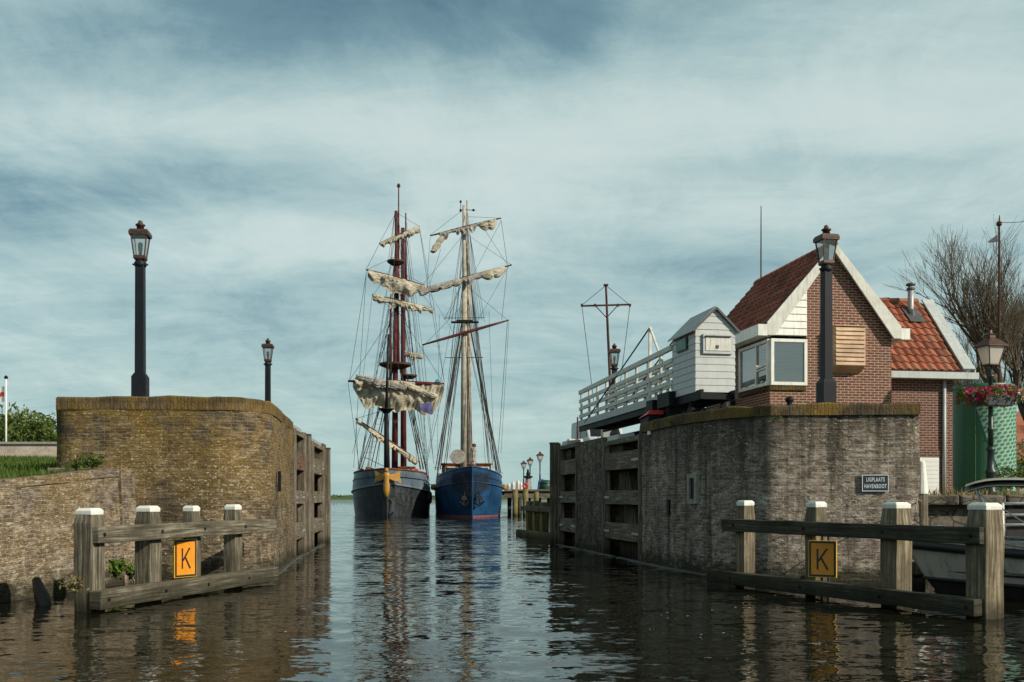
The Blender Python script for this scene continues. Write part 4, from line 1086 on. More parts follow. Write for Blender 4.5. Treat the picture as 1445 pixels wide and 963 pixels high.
for a, s in ((-1.1,.05),(-1.1,.85)): mb.tube([B(a,s-.04,3.55), B(a,s+.04,3.55)], .2, 16)
mb.build('wheel', M['black_iron'], bridge)
mb = MB(); mb.beam(B(-1.1,.05,3.55), B(-1.1,.05,3.95), .08,.08); mb.beam(B(-1.1,.85,3.55), B(-1.1,.85,3.95), .08,.08); mb.build('wheel_bracket', M['black_iron'], bridge)
# red topped black winch box between wall and bridge
c = P(903,593,25.6); wb = thing('winch_cabinet', 'black cabinet with a sloping red lid on the wall beside the bridge', 'cabinet', (c.x,c.y,RZ))
mb = MB(); mb.hexa([B(.4,-.55,3.2),B(.4,-.15,3.2),B(1.1,-.15,3.2),B(1.1,-.55,3.2),B(.4,-.5,3.66),B(.4,-.18,3.66),B(1.1,-.18,3.6),B(1.1,-.5,3.6)]); mb.build('body', M['black_iron'], wb, bevel=.02)
mb = MB(); mb.hexa([B(.36,-.56,3.665),B(.36,-.12,3.665),B(1.15,-.12,3.605),B(1.15,-.56,3.605),B(.36,-.5,3.78),B(.36,-.12,3.78),B(1.15,-.12,3.70),B(1.15,-.5,3.64)]); mb.build('lid', M['red'], wb, bevel=.015)
# signal mast behind the bridge
Ym = 44; x = PX(855,Ym); zt = PZ(403,Ym); zy = PZ(431,Ym); w = PX(889,Ym)-x
sm_ = thing('signal_mast', 'thin signal mast with cross yard and stays behind the bridge', 'mast', (x,Ym,3.3))
mb = MB(); mb.tube([V(x+.35,Ym,3.0),V(x+.08,Ym,zy-1),V(x,Ym,zt)], [.07,.055,.045], 8); mb.box((x,Ym,zt+.02),(.2,.2,.05)); mb.build('pole', M['spar_brown'], sm_)
mb = MB(); mb.tube([V(x-w,Ym,zy-.03),V(x+w,Ym,zy+.03)], .042, 8); 
for q_ in (-1,-.45,.5,1): mb.box((x+w*q_,Ym,zy),(.09,.09,.12))
mb.tube([V(x-.45*w,Ym,zy),V(x+.03,Ym,zy-.55)], .022, 6); mb.tube([V(x+.5*w,Ym,zy),V(x+.03,Ym,zy-.55)], .022, 6); mb.build('yard', M['spar_brown'], sm_)
mb = MB()
for s_ in (-1,1):
    mb.tube([V(x,Ym,zt),V(x+s_*w,Ym,zy)], .012, 4); mb.tube([V(x+s_*w,Ym,zy),V(x+s_*.25*w,Ym,3.6)], .013, 4)
mb.build('stay', M['rope'], sm_)
# bollard and little fittings on the walls
def bollard(label, loc, k=1.0):
    t = thing('bollard', label, 'bollard', loc)
    mb = MB(); mb.lathe(loc, [(.10*k,-.02),(.07*k,.04),(.06*k,.10*k),(.095*k,.14*k),(.10*k,.19*k),(.05*k,.235*k),(.01,.245*k)], 12); mb.build('body', M['black_iron'], t, smooth=True); return t
bollard('small black ball headed bollard on the coping below the corner window', (PX(1114,19.3),19.3,RZ-.02), .85)
bollard('small black bollard on the curved end of the left coping', (L_(24)-.28,23.5,ZT-.02), .9)
c = V(L_(25.6)-.3,25.6,3.4); mk = MB(); mk.lathe(c, [(.13,-.1),(.12,.12),(.02,.3)], 10); o = mk.build('marker_cap', M['pink'], None, origin=c); tag(o, 'salmon red pointed marker behind the left gate cover', 'marker')
# grey control cabinet and van on the raised strip
c = V(PX(861,33.8)+.1,35.2,3.3); cb = thing('control_cabinet', 'pale grey control cabinet behind the far right gate', 'cabinet', c)
mb = MB(); mb.box(c+V(0,0,.42),(.55,.4,.84)); mb.build('body', M['zinc'], cb, bevel=.03)
mb = MB(); mb.box(c+V(0,-.205,.45),(.45,.012,.6)); mb.build('door', M['grey_board'], cb, bevel=.004)
Yv = 50.0; vx = PX(838,Yv)+.2; van = thing('parked_van', 'silver van with dark windows parked behind the footbridge', 'van', (vx,Yv,3.3))
vz = 3.3
prof = [(-2.3,.35),(-2.35,.95),(-1.85,1.12),(-1.15,1.9),(-.8,2.08),(2.2,2.1),(2.35,1.9),(2.4,.35)]
ang = R(98); 
def vp(l, w, z): return V(vx + (w)*.98 - l*.14, Yv + l*.98 + w*.14, vz + z)
mb = MB(); mb.slab([vp(l,-.9,z) for l, z in prof], V(1.8*.98,1.8*.14,0)); mb.build('body', M['van_paint'], van, bevel=.06)
mb = MB(); mb.slab([vp(-1.80,-.76,1.16),vp(-1.80,.76,1.16),vp(-1.2,.7,1.83),vp(-1.2,-.7,1.83)], V(-.005,-.03,.02)); mb.build('windscreen', M['dark_glass'], van)
mb = MB(); mb.slab([vp(-1.55,-.905,1.2),vp(-.35,-.905,1.2),vp(-.35,-.905,1.85),vp(-1.05,-.905,1.85)], V(-.02,0,0)); mb.slab([vp(-.1,-.905,1.2),vp(1.0,-.905,1.2),vp(1.0,-.905,1.85),vp(-.1,-.905,1.85)], V(-.02,0,0)); mb.build('side_window', M['dark_glass'], van)
for l in (-1.45,1.6):
    for s in (-.92,.92):
        mb = MB(); mb.tube([vp(l,s-.1,.34),vp(l,s+.1,.34)], .34, 16); mb.build('wheel', M['rubber'], van)
for s in (-.65,.65):
    mb = MB(); mb.box(vp(-2.36,s,.8),(.3,.08,.16),.14); mb.build('headlight', M['sign_white'], van, bevel=.02)
# slim mooring stake and pale boxes near the far gate
c = P(815,590,36); mb = MB(); mb.tube([V(c.x,c.y,3.2),V(c.x,c.y,4.45)], .03, 6); o = mb.build('stake', M['spar_brown'], None, origin=(c.x,c.y,3.2)); tag(o, 'thin brown stake standing left of the silver van', 'stake')
for px, py, w, lab in ((806,616,.3,'small white crate at the far tip of the right wall'),(818,614,.22,'pale folded tarp on the far right gate wall')):
    c = P(px,620,35.2); mb = MB(); mb.box((c.x,c.y,3.47),(w,.3,.28),.3,top=.8); o = mb.build('storage_crate', M['white_old'], None, origin=(c.x,c.y,3.33), bevel=.03); tag(o, lab, 'crate')

# ------------------------------------------------------------------ right bank: quay wall, lamp, tank, boat
qt = thing('stone_quay', 'rough low stone quay wall behind the moored boat', 'quay wall', (20,19.2,0))
t_ = NT('rubble_stone'); uv = t_.coord('UV'); vo = t_.new('ShaderNodeTexVoronoi', feature='DISTANCE_TO_EDGE'); t_.link(t_.map(uv,(1,1.5,1)), vo.inputs['Vector']); vo.inputs['Scale'].default_value = 2.6
vc = t_.new('ShaderNodeTexVoronoi'); t_.link(t_.map(uv,(1,1.5,1)), vc.inputs['Vector']); vc.inputs['Scale'].default_value = 2.6
nn_ = t_.noise(uv, 6, 5, .7); cc = t_.mix(t_.rng(nn_,.35,.7), (.20,.175,.14), (.06,.055,.045)); cc = t_.mix(t_.rng(vo.outputs['Distance'],.0,.06,1,0), cc, (.03,.028,.024))
cc = t_.mix(t_.math('MULTIPLY', t_.rng(t_.noise(t_.map(uv,(2,.3,1)),1.6,4,.6),.5,.65), .7), cc, (.025,.023,.02))
M['rubble'] = t_.out(cc, .95, t_.bump(t_.math('ADD', vo.outputs['Distance'], t_.math('MULTIPLY', nn_, .15)), .8, .06), spec=.15)
mb = MB(); strip(mb, [(7.75,19.15),(12,19.2),(40,20.1)], -1.2, 1.42, 1, .0, -.1, step=.35, jit=.03); mb.build('stone_face', M['rubble'], qt, smooth=True)
mb = MB(); k = 7.75; rnd = random.Random(4)
while k < 26:
    L_k = rnd.uniform(.7,1.2); mb.box((k+L_k/2, 19.33+.001*k+rnd.uniform(-.02,.02), 1.52), (L_k-.015,.6,.2)); k += L_k
mb.build('edge_stone', M['rubble'], qt, bevel=.045)
# white tipped pile at the corner of the abutment
c = V(PX(1301,18.97),18.97,0); t = thing('mooring_pile', 'white tipped timber pile at the right corner of the brick abutment', 'pile', c)
mb = MB(); mb.tube([c+V(0,0,-1.5),c+V(0,0,.6),c+V(0,0,1.66)], [.12,.115,.105], 10); mb.build('timber', M['wood_grey'], t, smooth=True)
mb = MB(); mb.lathe(c, [(.115,1.64),(.11,1.70),(.06,2.24),(.04,2.26)], 12); mb.build('white_tip', M['cap_white'], t)
c2 = V(PX(1293,17.55),17.55,0); t = thing('fender_timber', 'short upright timber between the brick abutment and the moored boat', 'timber', c2)
mb = MB(); mb.beam(c2+V(0,0,-1),c2+V(0,0,.44), .24, .2, up=(0,1,0), jit=.01, nseg=4); mb.build('timber', M['wood_tan'], t, bevel=.015)
mb = MB(); mb.tube([c2+V(-.12,-.11,.2), c2+V(.12,-.11,.2)], .03, 6); mb.build('bolt', M['black_iron'], t)
# classic street lamp (basket lamp and the three on the far pier)
def classic_lamp():
    t = thing('street_lamp', 'street', 'street lamp', (0,0,0), 'six sided style pole lamps')
    mb = MB(); mb.lathe((0,0,0), [(.15,0),(.15,.1),(.12,.15),(.12,.55),(.14,.58),(.14,.64),(.09,.7),(.085,1.15),(.11,1.18),(.11,1.24),(.07,1.3)], 14); mb.build('base', M['green_iron'], t, smooth=True)
    mb = MB(); mb.lathe((0,0,0), [(.07,1.28),(.065,1.7),(.085,1.72),(.085,1.77),(.06,1.8),(.05,3.1),(.08,3.13),(.08,3.18),(.045,3.2),(.045,3.42)], 12); mb.build('pole', M['green_iron'], t, smooth=True)
    mb = MB()
    for k in range(4):
        a = R(45+90*k); d = V(math.cos(a), math.sin(a), 0)
        mb.tube([V(0,0,3.22)+d*.04, V(0,0,3.25)+d*.16, V(0,0,3.33)+d*.19, V(0,0,3.42)+d*.13], .014, 5)
    mb.build('scroll_bracket', M['green_iron'], t)
    l = MB(); l.sqtaper((0,0,0), [(.13,3.42),(.15,3.44),(.15,3.47)])
    for x in (-1,1):
        for y in (-1,1): l.beam((x*.14,y*.14,3.46), (x*.235,y*.235,3.93), .022, .022)
    l.sqtaper((0,0,0), [(.24,3.92),(.295,3.93),(.295,3.95),(.16,4.10),(.08,4.17),(.08,4.24),(.10,4.25),(.03,4.30),(.02,4.38)])
    lo = l.build('lantern', M['copper'], t)
    g = MB(); g.sqtaper((0,0,0), [(.135,3.465),(.228,3.925)]); g.build('glass_pane', M['milk'], lo); return t
cl = classic_lamp(); YL = 25.0; cl.location = (PX(1398,YL),YL,1.62); cl.rotation_euler = (0,0,R(14))
cl.scale = (1,1,(PZ(466,YL)-1.62)/4.38)
tag(cl, 'dark green street lamp with flower troughs, before the green tank', 'street lamp')
# flower troughs hanging on that lamp
LB = Vector(cl.location)
def trough(label, off, rz, seed, w=.8):
    c = LB + Vector(off); t = thing('flower_trough', label, 'flower box', c)
    rnd = random.Random(seed); ux = V(math.cos(rz), math.sin(rz), 0); uy = V(-math.sin(rz), math.cos(rz), 0)
    mb = MB(); b = [c+ux*x*w*.42+uy*y*.13+V(0,0,-.16) for x, y in ((-1,-1),(1,-1),(1,1),(-1,1))] + [c+ux*x*w*.5+uy*y*.18+V(0,0,.14) for x, y in ((-1,-1),(1,-1),(1,1),(-1,1))]
    mb.hexa(b); mb.build('box', M['lead'], t, bevel=.03)
    g = MB(); f = MB(); wq = MB()
    for k in range(1300):
        x, y = rnd.uniform(-.72,.72)*w, rnd.uniform(-.34,.34); droop = max(0, (abs(x)/w-.45))*.8 + max(0, abs(y)-.18)*.8
        z = .12 + .26*rnd.random()*(1-abs(x)/w*.7) - droop*rnd.random()*1.1
        p = c + ux*x + uy*y + V(0,0,z); s = rnd.uniform(.02,.042)
        d1 = V(rnd.uniform(-1,1),rnd.uniform(-1,1),rnd.uniform(-1,1)).normalized()*s; d2 = V(rnd.uniform(-1,1),rnd.uniform(-1,1),rnd.uniform(-1,1)).normalized()*s
        green = nz((x*4, y*4, z*4+seed)) > .12
        tgt = g if (green or rnd.random() < .25) else (wq if nz((x*5+9, y*5, z*3)) > .28 else f)
        tgt.face([p-d1-d2*.5, p+d1-d2*.5, p+d1*.6+d2, p-d1*.6+d2])
    g.build('foliage', M['leaf_bright'], t, fix=False)['kind'] = 'stuff'; f.build('pink_flowers', M['petal_pink'], t, fix=False)['kind'] = 'stuff'
    if wq.f: wq.build('white_flowers', M['petal_white'], t, fix=False)['kind'] = 'stuff'
zf = PZ(566,YL) - LB.z
trough('flower trough full of pink petunias with a white tuft, in front of the lamp pole', (.03,-.27,zf), R(10), 3, .82)
trough('flower trough of dark pink petunias at the left of the lamp pole', (-.36,.12,zf+.02), R(80), 5, .6)
trough('flower trough of pink petunias at the right of the lamp pole', (.40,.14,zf+.05), R(-76), 7, .6)
# round green tank with a pale perforated wrap
YT = 31.5; tx, tr = PX(1387,YT), (PX(1429,YT)-PX(1346,YT))/2; tz = PZ(545,YT)
tk = thing('storage_tank', 'tall round dark green tank with pale spotted wrap beside the annex', 'tank', (tx,YT,1.62))
mb = MB(); mb.lathe((tx,YT,0), [(tr*.985,1.5),(tr,1.7),(tr,tz-.1),(tr*.97,tz),(tr*.9,tz+.01)], 64); mb.build('shell', M['tank_green'], tk, smooth=False)
wp = MB(); dots = MB()
def tp(an, z, r): return V(tx+math.cos(an)*r, YT+math.sin(an)*r, z)
# wrap: curved sheet whose left edge runs slanting from top left to bottom right
def wrap(u, v):
    z = lerp(1.75, tz-.12, v); left = lerp(R(292), R(222), v**.8); return tp(lerp(left, R(368), u), z, tr+.012)
wp.grid(wrap, 60, 24); wo = wp.build('spotted_wrap', M['tank_pale'], tk, smooth=True)
for an in (R(208), R(232)):
    m2 = MB(); m2.tube([tp(an,1.7,tr+.004), tp(an,tz-.1,tr+.004)], .014, 5); m2.build('weld_seam', M['tank_green'], tk)
m2 = MB(); m2.lathe((tx,YT,0), [(tr+.005,tz-.14),(tr+.035,tz-.13),(tr+.035,tz-.06),(tr+.005,tz-.05)], 48); m2.build('top_rim', M['tank_green'], tk)
row = 0; z = 1.86
while z < tz-.2:
    an = R(215) + (row % 2)*R(6.5)
    while an < R(366):
        zz = z + (an-R(215))*.12
        v = (zz-1.75)/(tz-.12-1.75)
        if 0 < v < .98 and an > lerp(R(292), R(222), max(v,0)**.8)+.04:
            rx, rz_ = R(4.2), .05
            dots.face([tp(an+rx*math.cos(q*math.pi/4)+rx*.5*math.sin(q*math.pi/4), zz+rz_*math.sin(q*math.pi/4), tr+.018) for q in range(8)])
        an += R(13)
    z += .118; row += 1
dots.build('spots', M['tank_green'], wo, fix=False)
# moored work boat
boat = thing('work_boat', 'grey open work boat with black rubbing strake and grey bimini canopy', 'boat', (9.0,15.4,0))
bo = V(6.55,16.75,0); ba = V(.90,-.436,0).normalized(); bsd = V(ba.y,-ba.x,0)    # ba to stern, bsd towards the camera (near side)
if bsd.y > 0: bsd = -bsd
BLn, BB = 6.6, 1.2
def bh(s, f):     # half breadth at distance s from the stem
    k = min(1, s/2.9); return BB*(1-(1-k)**2.1)*(1 - .08*max(0,(s-4)/2.6))*f
def bp(s, lat, z): return bo + ba*s + bsd*lat + V(0,0,z)
lev = [(-.35,.45,.9),(0,.80,.55),(.22,.9,.36),(.42,.965,.2),(.62,1.0,.06),(.80,1.02,0)]
def shz(z, s): return z*(1 + .22*(1-min(1,s/4.5))**1.5 - .03*min(1,s/6))
def hull_band(mb, l0, l1, out=0.0):
    N = 40
    for sg in (-1,1):
        i0 = len(mb.v); nl = l1-l0
        for k in range(N+1):
            for j in range(l0, l1+1):
                z, f, st = lev[j]; s = st + (BLn-st)*(k/N)**1.35
                mb.v.append(bp(s, sg*(bh(s-st, f)+out), shz(z, s)))
        for k in range(N):
            for j in range(nl):
                a = i0+k*(nl+1)+j; b = a+nl+1; mb.f.append([a,b,b+1,a+1]); mb.uv.append(None)
mb = MB(); hull_band(mb, 2, 4); mb.build('hull', M['boat_grey'], boat, smooth=True)
mb = MB(); hull_band(mb, 0, 2); mb.build('bottom', M['boat_dark'], boat, smooth=True)
mb = MB(); hull_band(mb, 4, 5, .012)
mb.build('bulwark', M['boat_grey'], boat, smooth=True)
for z, r in ((.66,.075),(.20,.028),(.33,.02)):
    mb = MB()
    for sg in (-1,1):
        pts = []
        for k in range(41):
            s = (BLn)*(k/40)**1.35; f = 1.0 if z > .6 else (.90 if z < .3 else .94); st = .05 if z > .6 else .34
            pts.append(bp(max(s,st), sg*(bh(max(s,st)-st, f)+.02), shz(z, s)))
        mb.tube(pts, r, 8)
    mb.build('rubbing_strake', M['rubber'], boat, smooth=True)
mb = MB()
N = 30
for k in range(N):
    s0_, s1_ = .03+(BLn-.05)*(k/N)**1.2, .03+(BLn-.05)*((k+1)/N)**1.2
    zf_ = lambda s: shz(.76, s) if s < 1.5 else .42
    mb.face([bp(s0_,-bh(s0_,.98),zf_(s0_)), bp(s0_,bh(s0_,.98),zf_(s0_)), bp(s1_,bh(s1_,.98),zf_(s1_)), bp(s1_,-bh(s1_,.98),zf_(s1_))])
s1_ = 1.5; mb.face([bp(s1_,-bh(s1_,.98),.42),bp(s1_,bh(s1_,.98),.42),bp(s1_,bh(s1_,.98),.86),bp(s1_,-bh(s1_,.98),.86)])
mb.build('deck', M['boat_deck'], boat)
mb = MB()
for sg in (-1,1):
    for k in range(N):
        s0_, s1_ = (BLn)*(k/N)**1.3, (BLn)*((k+1)/N)**1.3
        mb.slab([bp(s0_,sg*bh(s0_,1.03),shz(.80,s0_)),bp(s1_,sg*bh(s1_,1.03),shz(.80,s1_)),bp(s1_,sg*bh(s1_,.90),shz(.80,s1_)),bp(s0_,sg*bh(s0_,.90),shz(.80,s0_))], (0,0,.03))
mb.build('gunwale', M['boat_deck'], boat)
mb = MB(); mb.hexa([bp(2.6,-.4,.42),bp(2.6,.3,.42),bp(3.3,.3,.42),bp(3.3,-.4,.42),bp(2.75,-.35,1.0),bp(2.75,.25,1.0),bp(3.2,.25,1.08),bp(3.2,-.35,1.08)]); mb.build('console', M['boat_grey'], boat, bevel=.03)
mb = MB(); mb.tube([bp(.5,.1,shz(.8,.5)),bp(.55,.12,shz(.8,.5)+.16),bp(.62,-.1,shz(.8,.5)+.16),bp(.62,-.12,shz(.8,.5))], .018, 6)
mb.tube([bp(2.2,.98,.86),bp(2.25,.98,1.0),bp(2.9,1.02,1.0),bp(2.95,1.02,.86)], .016, 6); mb.tube([bp(1.1,.55,.95),bp(1.15,.56,1.08),bp(1.4,.65,1.08),bp(1.45,.67,.93)], .014, 6); mb.build('grab_rail', M['steel'], boat)
# canopy on its hoops
cz = 1.86
def can(u, v):
    s = lerp(1.0, 5.4, u); l = lerp(-1.15, 1.15, v); return bp(s, l, cz - .05*(2*v-1)**2 - .07*(1-min(1,u/.10))**2 + .03*math.sin(u*3.1) + .02*math.sin(u*14) )
mb = MB(); mb.grid(can, 30, 12); mb.grid(lambda u, v: can(u, v) - V(0,0,.035 + .05*(abs(2*v-1)**6)), 30, 12); co = mb.build('canopy', M['canvas_grey'], boat, smooth=True)
mb = MB()
for s in (1.15,2.3,3.6,4.9):
    for sg in (-1,1): mb.tube([bp(s+(.35 if s<2 else .0), sg*1.02, .84), bp(s, sg*1.08, cz-.16)], .018, 6)
mb.tube([bp(1.15,1.05,cz-.2),bp(2.3,1.02,.85)], .012, 6)
mb.build('canopy_hoop', M['steel'], co)
rp = MB(); pts = []
for k in range(13):
    t_k = k/12; a = V(r1.x+.15, r1.y+.1, 1.0); b = bp(4.5,1.0,.8); p = a.lerp(b, t_k); p.z -= .16*4*t_k*(1-t_k); pts.append(p)
rp.tube(pts, .012, 5); o = rp.build('mooring_line', M['rope'], None, origin=pts[0]); tag(o, 'dark mooring line from the right fence post to the work boat', 'rope')
rp = MB(); rp.tube([bp(.5,-.1,.95), bp(.2,-.1,1.2), V(c2.x+.1,c2.y+.2,1.55), V(7.75,18.86,1.5)], .012, 5); o = rp.build('bow_line', M['rope_tan'], None, origin=bp(.5,-.1,.95)); tag(o, 'tan bow line from the work boat to the white tipped pile', 'rope')
# white railing on the low quay
t = thing('quay_railing', 'white tube railing with a dark panel on the low quay edge', 'railing', (PX(1430,17.6),17.6,.5))
mb = MB(); xa = PX(1415,18.6); ya = 18.6
for z in (PZ(711,ya),PZ(727,ya),PZ(741,ya)): mb.tube([V(xa,ya,z),V(xa+1.8,ya,z)], .028, 8)
for x in (0,.9,1.8): mb.tube([V(xa+x,ya,.0),V(xa+x,ya,PZ(710,ya))], .03, 8)
mb.build('rail', M['white'], t, smooth=True)
mb = MB(); mb.box((xa+.95,ya+.06,.75),(1.7,.03,1.2)); mb.build('panel', M['sign_black'], t)
# ------------------------------------------------------------------ the two tall ships
class Ship:
    def __init__(self, root, bow, slope, beam, L, zt, zr, sheer):
        self.r = root; self.o = V(*bow, 0); self.a = V(slope, 1, 0).normalized(); self.s = V(self.a.y, -self.a.x, 0)
        self.B = beam/2; self.L = L; self.zt = zt; self.zr = zr; self.sh = sheer
    def hb(self, s, z, full):
        k = max(0, min(1, s/6.0)); b = self.B*(1-(1-k)**full)
        if s > self.L-7: b *= 1 - .42*((s-self.L+7)/7)**2
        return b
    def p(self, s, lat, z): return self.o + self.a*s + self.s*lat + V(0,0,z)
    def zs(self, z, s):
        k = self.sh[0]*min(1, max(0,z)/self.zr) if z < self.zr else lerp(self.sh[0], self.sh[1], min(1,(z-self.zr)/(self.zt-self.zr)))
        return z*(1 + k*max(0, 1-s/6.0)**1.5 + .06*max(0,(s-self.L+8)/8))
    def level(self, z):       # fullness and stem offset at a height
        t = max(0, min(1, (z+.6)/4.2)); return 2.0 + 1.5*t, .9*(1-t)**1.3 - .25*t
    def band(self, name, zs_, m, out=0.0):
        mb = MB(); N = 46
        for sg in (-1,1):
            i0 = len(mb.v); n = len(zs_)
            for k in range(N+1):
                for z in zs_:
                    f, st = self.level(z); s = st + (self.L-st)*(k/N)**1.6
                    flare = .955 + .045*max(0,min(1,(z+.4)/2.2)) - .055*max(0, z-2.1)
                    mb.v.append(self.p(s, sg*(self.hb(s-st, z, f)*flare + out + .0), self.zs(z, s)))
            for k in range(N):
                for j in range(n-1):
                    a = i0+k*n+j; b = a+n; mb.f.append([a,b,b+1,a+1]); mb.uv.append(None)
            if sg == 1:
                for j in range(n-1):
                    a = i0+N*n+j; b = N*n+j; mb.f.append([a,b,b+1,a+1]); mb.uv.append(None)
        return mb.build(name, m, self.r, smooth=True)
    def rail(self, name, z, rad, m, out=.02):
        mb = MB(); f, st = self.level(z); N = 46
        for sg in (-1,1):
            pts = []
            for k in range(N+1):
                s = st + (self.L-st)*(k/N)**1.6; pts.append(self.p(s, sg*(self.hb(s-st,z,f)*(.955+.045*max(0,min(1,(z+.4)/2.2))-.055*max(0,z-2.1))+out), self.zs(z,s)))
            mb.tube(pts, rad, 6)
        return mb.build(name, m, self.r, smooth=True)
    def deck(self, z, m):
        mb = MB(); f, st = self.level(z); N = 30
        for k in range(N):
            s0 = st+.05+(self.L-st-.1)*(k/N)**1.5; s1 = st+.05+(self.L-st-.1)*((k+1)/N)**1.5
            b0, b1 = self.hb(s0-st,z,f)*.985, self.hb(s1-st,z,f)*.985
            mb.face([self.p(s0,-b0,self.zs(z,s0)*.9),self.p(s0,b0,self.zs(z,s0)*.9),self.p(s1,b1,self.zs(z,s1)*.9),self.p(s1,-b1,self.zs(z,s1)*.9)])
        mb.build('deck', m, self.r)
def line(mb, a, b, r=.018, sag=0.0, n=1):
    a, b = Vector(a), Vector(b)
    if sag or n > 1:
        m_ = max(n, 8); pts = [a.lerp(b, k/m_) - V(0,0,sag*4*(k/m_)*(1-k/m_)) for k in range(m_+1)]
    else: pts = [a, b]
    mb.tube(pts, r, 4, cap=False)
def furled(A, B_, r_, seed, t0=0.0, t1=1.0, prof=None, drop=.5, n=80, m=24, knots=9):
    A, B_ = Vector(A), Vector(B_); d = B_-A; L = d.length; dn = d/L; mb = MB(); i0 = len(mb.v)
    f = V(-dn.y, dn.x, 0).normalized() if abs(dn.z) < .8 else V(1,0,0)
    u2 = dn.cross(f).normalized(); 
    if u2.z < 0 or (abs(dn.z) >= .8 and u2.y > 0): u2 = -u2
    for k in range(n+1):
        t = lerp(t0, t1, k/n); p = A + d*t
        rr = r_*.72*(prof(t) if prof else 1.0)*(1 + .34*noise.noise(V(t*L*.7, seed, 0)) + .12*noise.noise(V(t*L*2.0, seed, 5)))
        lash = abs(math.sin(math.pi*knots*(k/n)))**.45; rr *= .74 + .26*lash
        if k in (0, n): rr *= .3
        c = p - V(0,0,rr*drop)
        for j in range(m):
            th = 2*math.pi*j/m
            tw_ = th + t*L*.35; q = rr*(1 + .30*noise.noise(V(math.cos(tw_)*1.6+seed, math.sin(tw_)*1.6, t*L*.45)) + .34*noise.noise(V(math.cos(tw_)*3.6, math.sin(tw_)*3.6+seed, t*L*.5)))
            mb.v.append(c + f*(math.cos(th)*q*.8) + u2*(math.sin(th)*q*(1.25 if math.sin(th) < 0 else .8)))
    for k in range(n):
        for j in range(m):
            j2 = (j+1)%m; mb.f.append([i0+k*m+j, i0+k*m+j2, i0+(k+1)*m+j2, i0+(k+1)*m+j]); mb.uv.append(None)
    mb.f.append([i0+j for j in range(m)][::-1]); mb.uv.append(None); mb.f.append([i0+n*m+j for j in range(m)]); mb.uv.append(None)
    return mb
def cloth(A, B_, bottom, seed, depth=.3, nu=60, nv=18, folds=7):     # hanging canvas below A-B, bottom(u) drop in metres, with real thickness
    A, B_ = Vector(A), Vector(B_); d = B_-A; dn = d.normalized(); f = V(dn.y, -dn.x, 0).normalized()
    if f.y > 0: f = -f
    def fn(off):
        def g(u, v):
            p = A + d*u; h = bottom(u)
            bulge = depth*math.sin(math.pi*min(1,v*1.1))*(.6+.4*math.sin(u*9+seed))
            fold = depth*.5*noise.noise(V(u*folds, v*1.7+seed, 0)) + depth*.3*noise.noise(V(u*folds*2.5+v*3, v*4, seed))
            return p + V(0,0,-h*v + .06*noise.noise(V(u*12, v*3, seed+3))*v) + f*(bulge + fold + off)
        return g
    mb = MB(); mb.grid(fn(0), nu, nv); mb.grid(fn(-.03), nu, nv); return mb
def spar(mb, A, B_, r0, r1=None, r2=None, n=8):
    A, B_ = Vector(A), Vector(B_); r1 = r1 or r0
    mb.tube([A, A.lerp(B_,.25), A.lerp(B_,.5), A.lerp(B_,.75), B_], [r0*.6, (r0+r1)/2*.95, r1, (r0+r1)/2*.95, r0*.6], n)
def top_ring(c, r, h=.16):
    mb = MB(); mb.lathe(c, [(r*.55,-.25),(r*.97,-.04),(r,0),(r,h),(r*.97,h),(r*.93,.02),(.1,.02)], 20); return mb
def ratlines(mb, A0, B0, A1, B1, step=.42, r=.012):
    A0, B0, A1, B1 = [Vector(x) for x in (A0,B0,A1,B1)]; L = (B0-A0).length; n = int(L/step)
    for k in range(1, n): line(mb, A0.lerp(B0,k/n), A1.lerp(B1,k/n), r)

# --- black and slate ship, on the left
Y1 = 82.0
s1 = thing('sailing_ship', 'black hulled tall ship with slate bulwark, gilded figurehead and oxblood masts', 'ship', (PX(546,75),75,0))
S1 = Ship(s1, (PX(546,75),75), -.07, 6.1, 27, 3.32, 1.85, (.38,.09))
S1.band('hull', [-.7,-.2,.3,.9,1.4,1.85], M['hull_black'])
S1.band('bulwark', [1.85,2.3,2.8,3.32], M['hull_slate'], .0)
S1.rail('rubbing_strake', 1.85, .085, M['hull_slate'], .04)
S1.rail('cap_rail', 3.34, .07, M['varnish'], .0)
S1.deck(3.0, M['deck'])
def seam(S_, root, zlist, m, N=30):
    for z in zlist:
        f, st0 = S_.level(z)
        for sg in (-1,1):
            pts = []
            for k in range(N+1):
                s = st0 + (S_.L-st0)*(k/N)**1.6; pts.append(S_.p(s, sg*(S_.hb(s-st0,z,f)*(.955+.045*max(0,min(1,(z+.4)/2.2))-.055*max(0,z-2.1))+.004), S_.zs(z,s)))
            mb = MB(); mb.tube(pts, .018, 4); mb.build('plate_seam', m, root)
seam(S1, s1, (.75,1.3), M['hull_black']); seam(S1, s1, (2.75,), M['hull_slate'])
bw = S1.p(-.38, 0, 3.55)
fg = MB()
fg.lathe(bw + V(0,-.12,0), [(.02,.14),(.13,.10),(.16,.0),(.13,-.12),(.08,-.17)], 10)
fg.lathe(bw + V(0,-.08,0), [(.10,-.15),(.24,-.28),(.25,-.5),(.19,-.85),(.25,-1.15),(.22,-1.6),(.14,-2.0),(.02,-2.05)], 10, sy=.8)
fo = fg.build('figurehead', M['gold'], s1, smooth=True)
wg = MB()
for sg in (-1,1):
    pts = [(.12,-.32),(.5,-.30),(.98,-.02),(.92,-.5),(1.06,-1.0),(.72,-.84),(.45,-.80),(.18,-.66)]
    wg.slab([bw + V(sg*x, .14+.42*x, z) for x, z in pts], V(0,.07,0))
wg.build('wing', M['gold'], fo, bevel=.01)
an = MB(); c = S1.p(.55, 1.15, 1.35)
